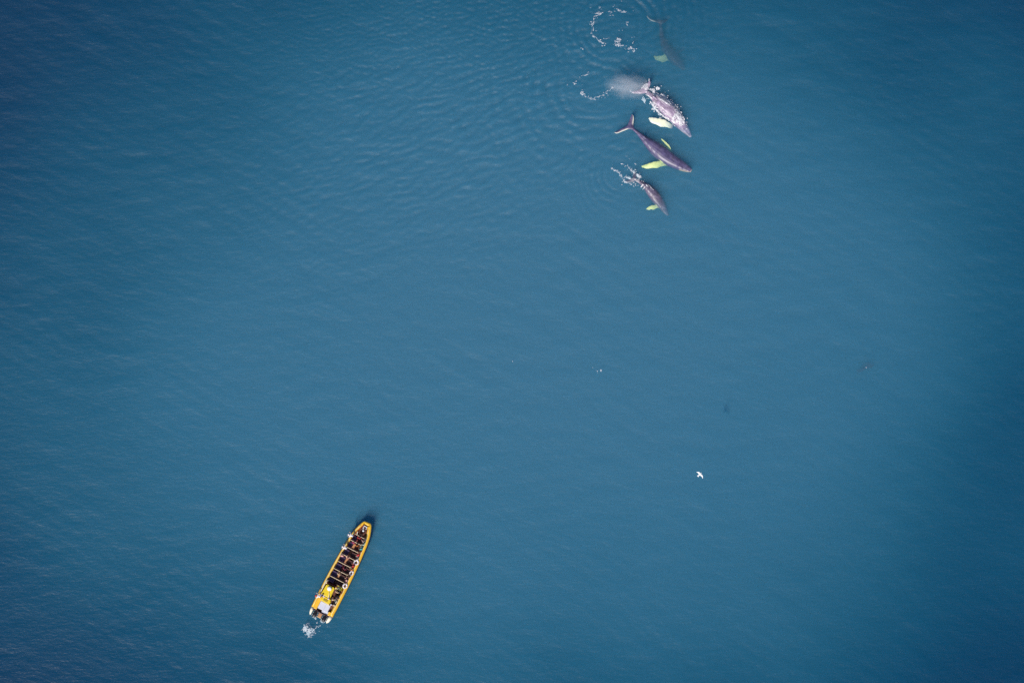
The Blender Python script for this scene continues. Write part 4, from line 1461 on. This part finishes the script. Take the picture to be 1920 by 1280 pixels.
def person(label, px, py, pose, face, floor, jacket, trousers, hair, hood=None):
    """face: degrees from the boat's own forward direction, to the left"""
    body, hm = MESHES[pose]
    top = floor + (1.15 if pose == 'seated' else 1.4)
    a = BANG + math.radians(face)
    p = P(px, py, top)
    o = bpy.data.objects.new('person', body)
    col.objects.link(o)
    lean = 0.30 if pose == 'leaning' else 0.0
    o.location = (p.x - math.cos(a) * lean, p.y - math.sin(a) * lean, floor)
    o.rotation_euler = (0, 0, a)
    for i, m in enumerate((skin_tone, cloth(*jacket), cloth(*trousers), shoe_m, eye_m)):
        o.material_slots[i].link = 'OBJECT'
        o.material_slots[i].material = m
    hr = bpy.data.objects.new('hat' if hood else 'hair', hm)
    col.objects.link(hr)
    hr.parent = o
    hr.material_slots[0].link = 'OBJECT'
    hr.material_slots[0].material = cloth(*(hood or hair))
    tag(o, label, 'person', 'people aboard the yellow boat')


white_c, red_c, dark_c, teal_c = ('white', (0.80, 0.76, 0.80)), ('red', (0.62, 0.03, 0.04)), ('black', (0.015, 0.013, 0.018)), ('teal', (0.08, 0.46, 0.50))
orange_c, beige_c, brown_c, magenta_c = ('orange', (0.72, 0.26, 0.05)), ('beige', (0.62, 0.45, 0.34)), ('brown', (0.16, 0.05, 0.025)), ('magenta', (0.34, 0.04, 0.09))
navy_c, pink_c, mint_c, plum_c = ('navy', (0.03, 0.025, 0.08)), ('pink', (0.80, 0.42, 0.36)), ('pale_green', (0.50, 0.68, 0.58)), ('plum', (0.11, 0.03, 0.10))
fair, brunet, blackh = ('fair_hair', (0.45, 0.28, 0.12)), ('brown_hair', (0.07, 0.035, 0.02)), ('black_hair', (0.012, 0.010, 0.010))
F0 = 0.36
SB = 0.30   # people on benches stand their feet on the deck
person('person in white leaning out over the left tube near the bow', 657, 1003, 'leaning', 95, F0, white_c, navy_c, fair, white_c)
person('person in white jacket leaning over the left tube, behind the third bar from the bow', 645.5, 1026, 'leaning', 88, F0, white_c, dark_c, fair, white_c)
person('person in white with a red hat leaning out over the left rear tube', 595.8, 1117, 'leaning', 100, F0, white_c, dark_c, brunet, ('red', (0.62, 0.03, 0.04)))
person('person with pink hat and pale jacket at the left end of the middle bench rows', 641.5, 1042.5, 'seated', 20, F0, pink_c, navy_c, fair, pink_c)
person('person in pink top seated over the aisle in the middle bench rows', 651.5, 1046, 'seated', 0, F0, pink_c, brown_c, brunet)
person('person in red jacket seated over the aisle in the front bench row', 673, 1009, 'seated', 10, F0, red_c, dark_c, brunet)
person('person in magenta jacket on the left in the second bench row', 662.5, 1018, 'seated', 0, F0, magenta_c, plum_c, blackh, magenta_c)
person('person in orange top in the aisle of the second bench row', 668, 1023, 'seated', 0, F0, orange_c, brown_c, brunet)
person('person in magenta jacket right of the aisle in a rear bench row', 645.2, 1067, 'seated', -10, F0, magenta_c, dark_c, blackh)
person('person in beige jacket seated in the aisle of the last bench row but one', 635, 1077, 'seated', 0, F0, beige_c, brown_c, fair)
person('person in pale jacket on the side bench nearest the bow', 683.5, 1014, 'seated', 80, F0, ('pale_pink', (0.72, 0.55, 0.50)), dark_c, brunet)
person('person in pale green jacket on the side bench, second from the bow', 682.5, 1019.5, 'seated', 95, F0, mint_c, navy_c, blackh)
person('person in teal jacket on the right side bench', 678.3, 1029.5, 'seated', 85, F0, teal_c, dark_c, brunet, teal_c)
person('person in orange jacket between the teal and the red passengers on the side bench', 676.2, 1035, 'seated', 95, F0, orange_c, dark_c, brunet)
person('person in bright red jacket on the side bench, forward of the life rings', 673, 1040.5, 'seated', 85, F0, red_c, dark_c, blackh, red_c)
person('person in white jacket on the side bench just forward of the front life ring', 671, 1047.5, 'seated', 95, F0, white_c, dark_c, blackh)
person('person in red jacket on the side bench between two life rings', 663.3, 1061.5, 'seated', 90, F0, red_c, brown_c, brunet, red_c)
person('person in orange jacket on the side bench just forward of the middle life ring', 661, 1067, 'seated', 80, F0, orange_c, dark_c, brunet)
person('person in brown jacket on the side bench behind the middle life ring', 655, 1082, 'seated', 90, F0, ('rust', (0.33, 0.10, 0.03)), dark_c, brunet)
person('person in pink hat and dark jacket, rearmost on the side bench', 651, 1088, 'seated', 95, F0, plum_c, dark_c, brunet, pink_c)
person('person in beige standing at the right steering console', 632, 1110, 'standing', 0, F0, beige_c, dark_c, fair)
person('person in black beside the person in beige at the console', 633.5, 1118, 'standing', 160, F0, dark_c, dark_c, blackh)
person('person in pale beige coat standing left of the gear box', 626, 1124, 'standing', 30, F0, ('sand', (0.74, 0.60, 0.50)), dark_c, fair)
person('person in black with a white cap at the right rear of the boat', 621.5, 1133, 'standing', 60, F0, dark_c, dark_c, blackh, white_c)
person('person in black crouching near the pale stern hatch', 626, 1130.5, 'seated', 200, F0, dark_c, dark_c, blackh)
person('person in lilac jacket standing at the back corner of the wheelhouse', 604.5, 1115.5, 'standing', 180, F0, ('lilac', (0.66, 0.60, 0.80)), dark_c, blackh)
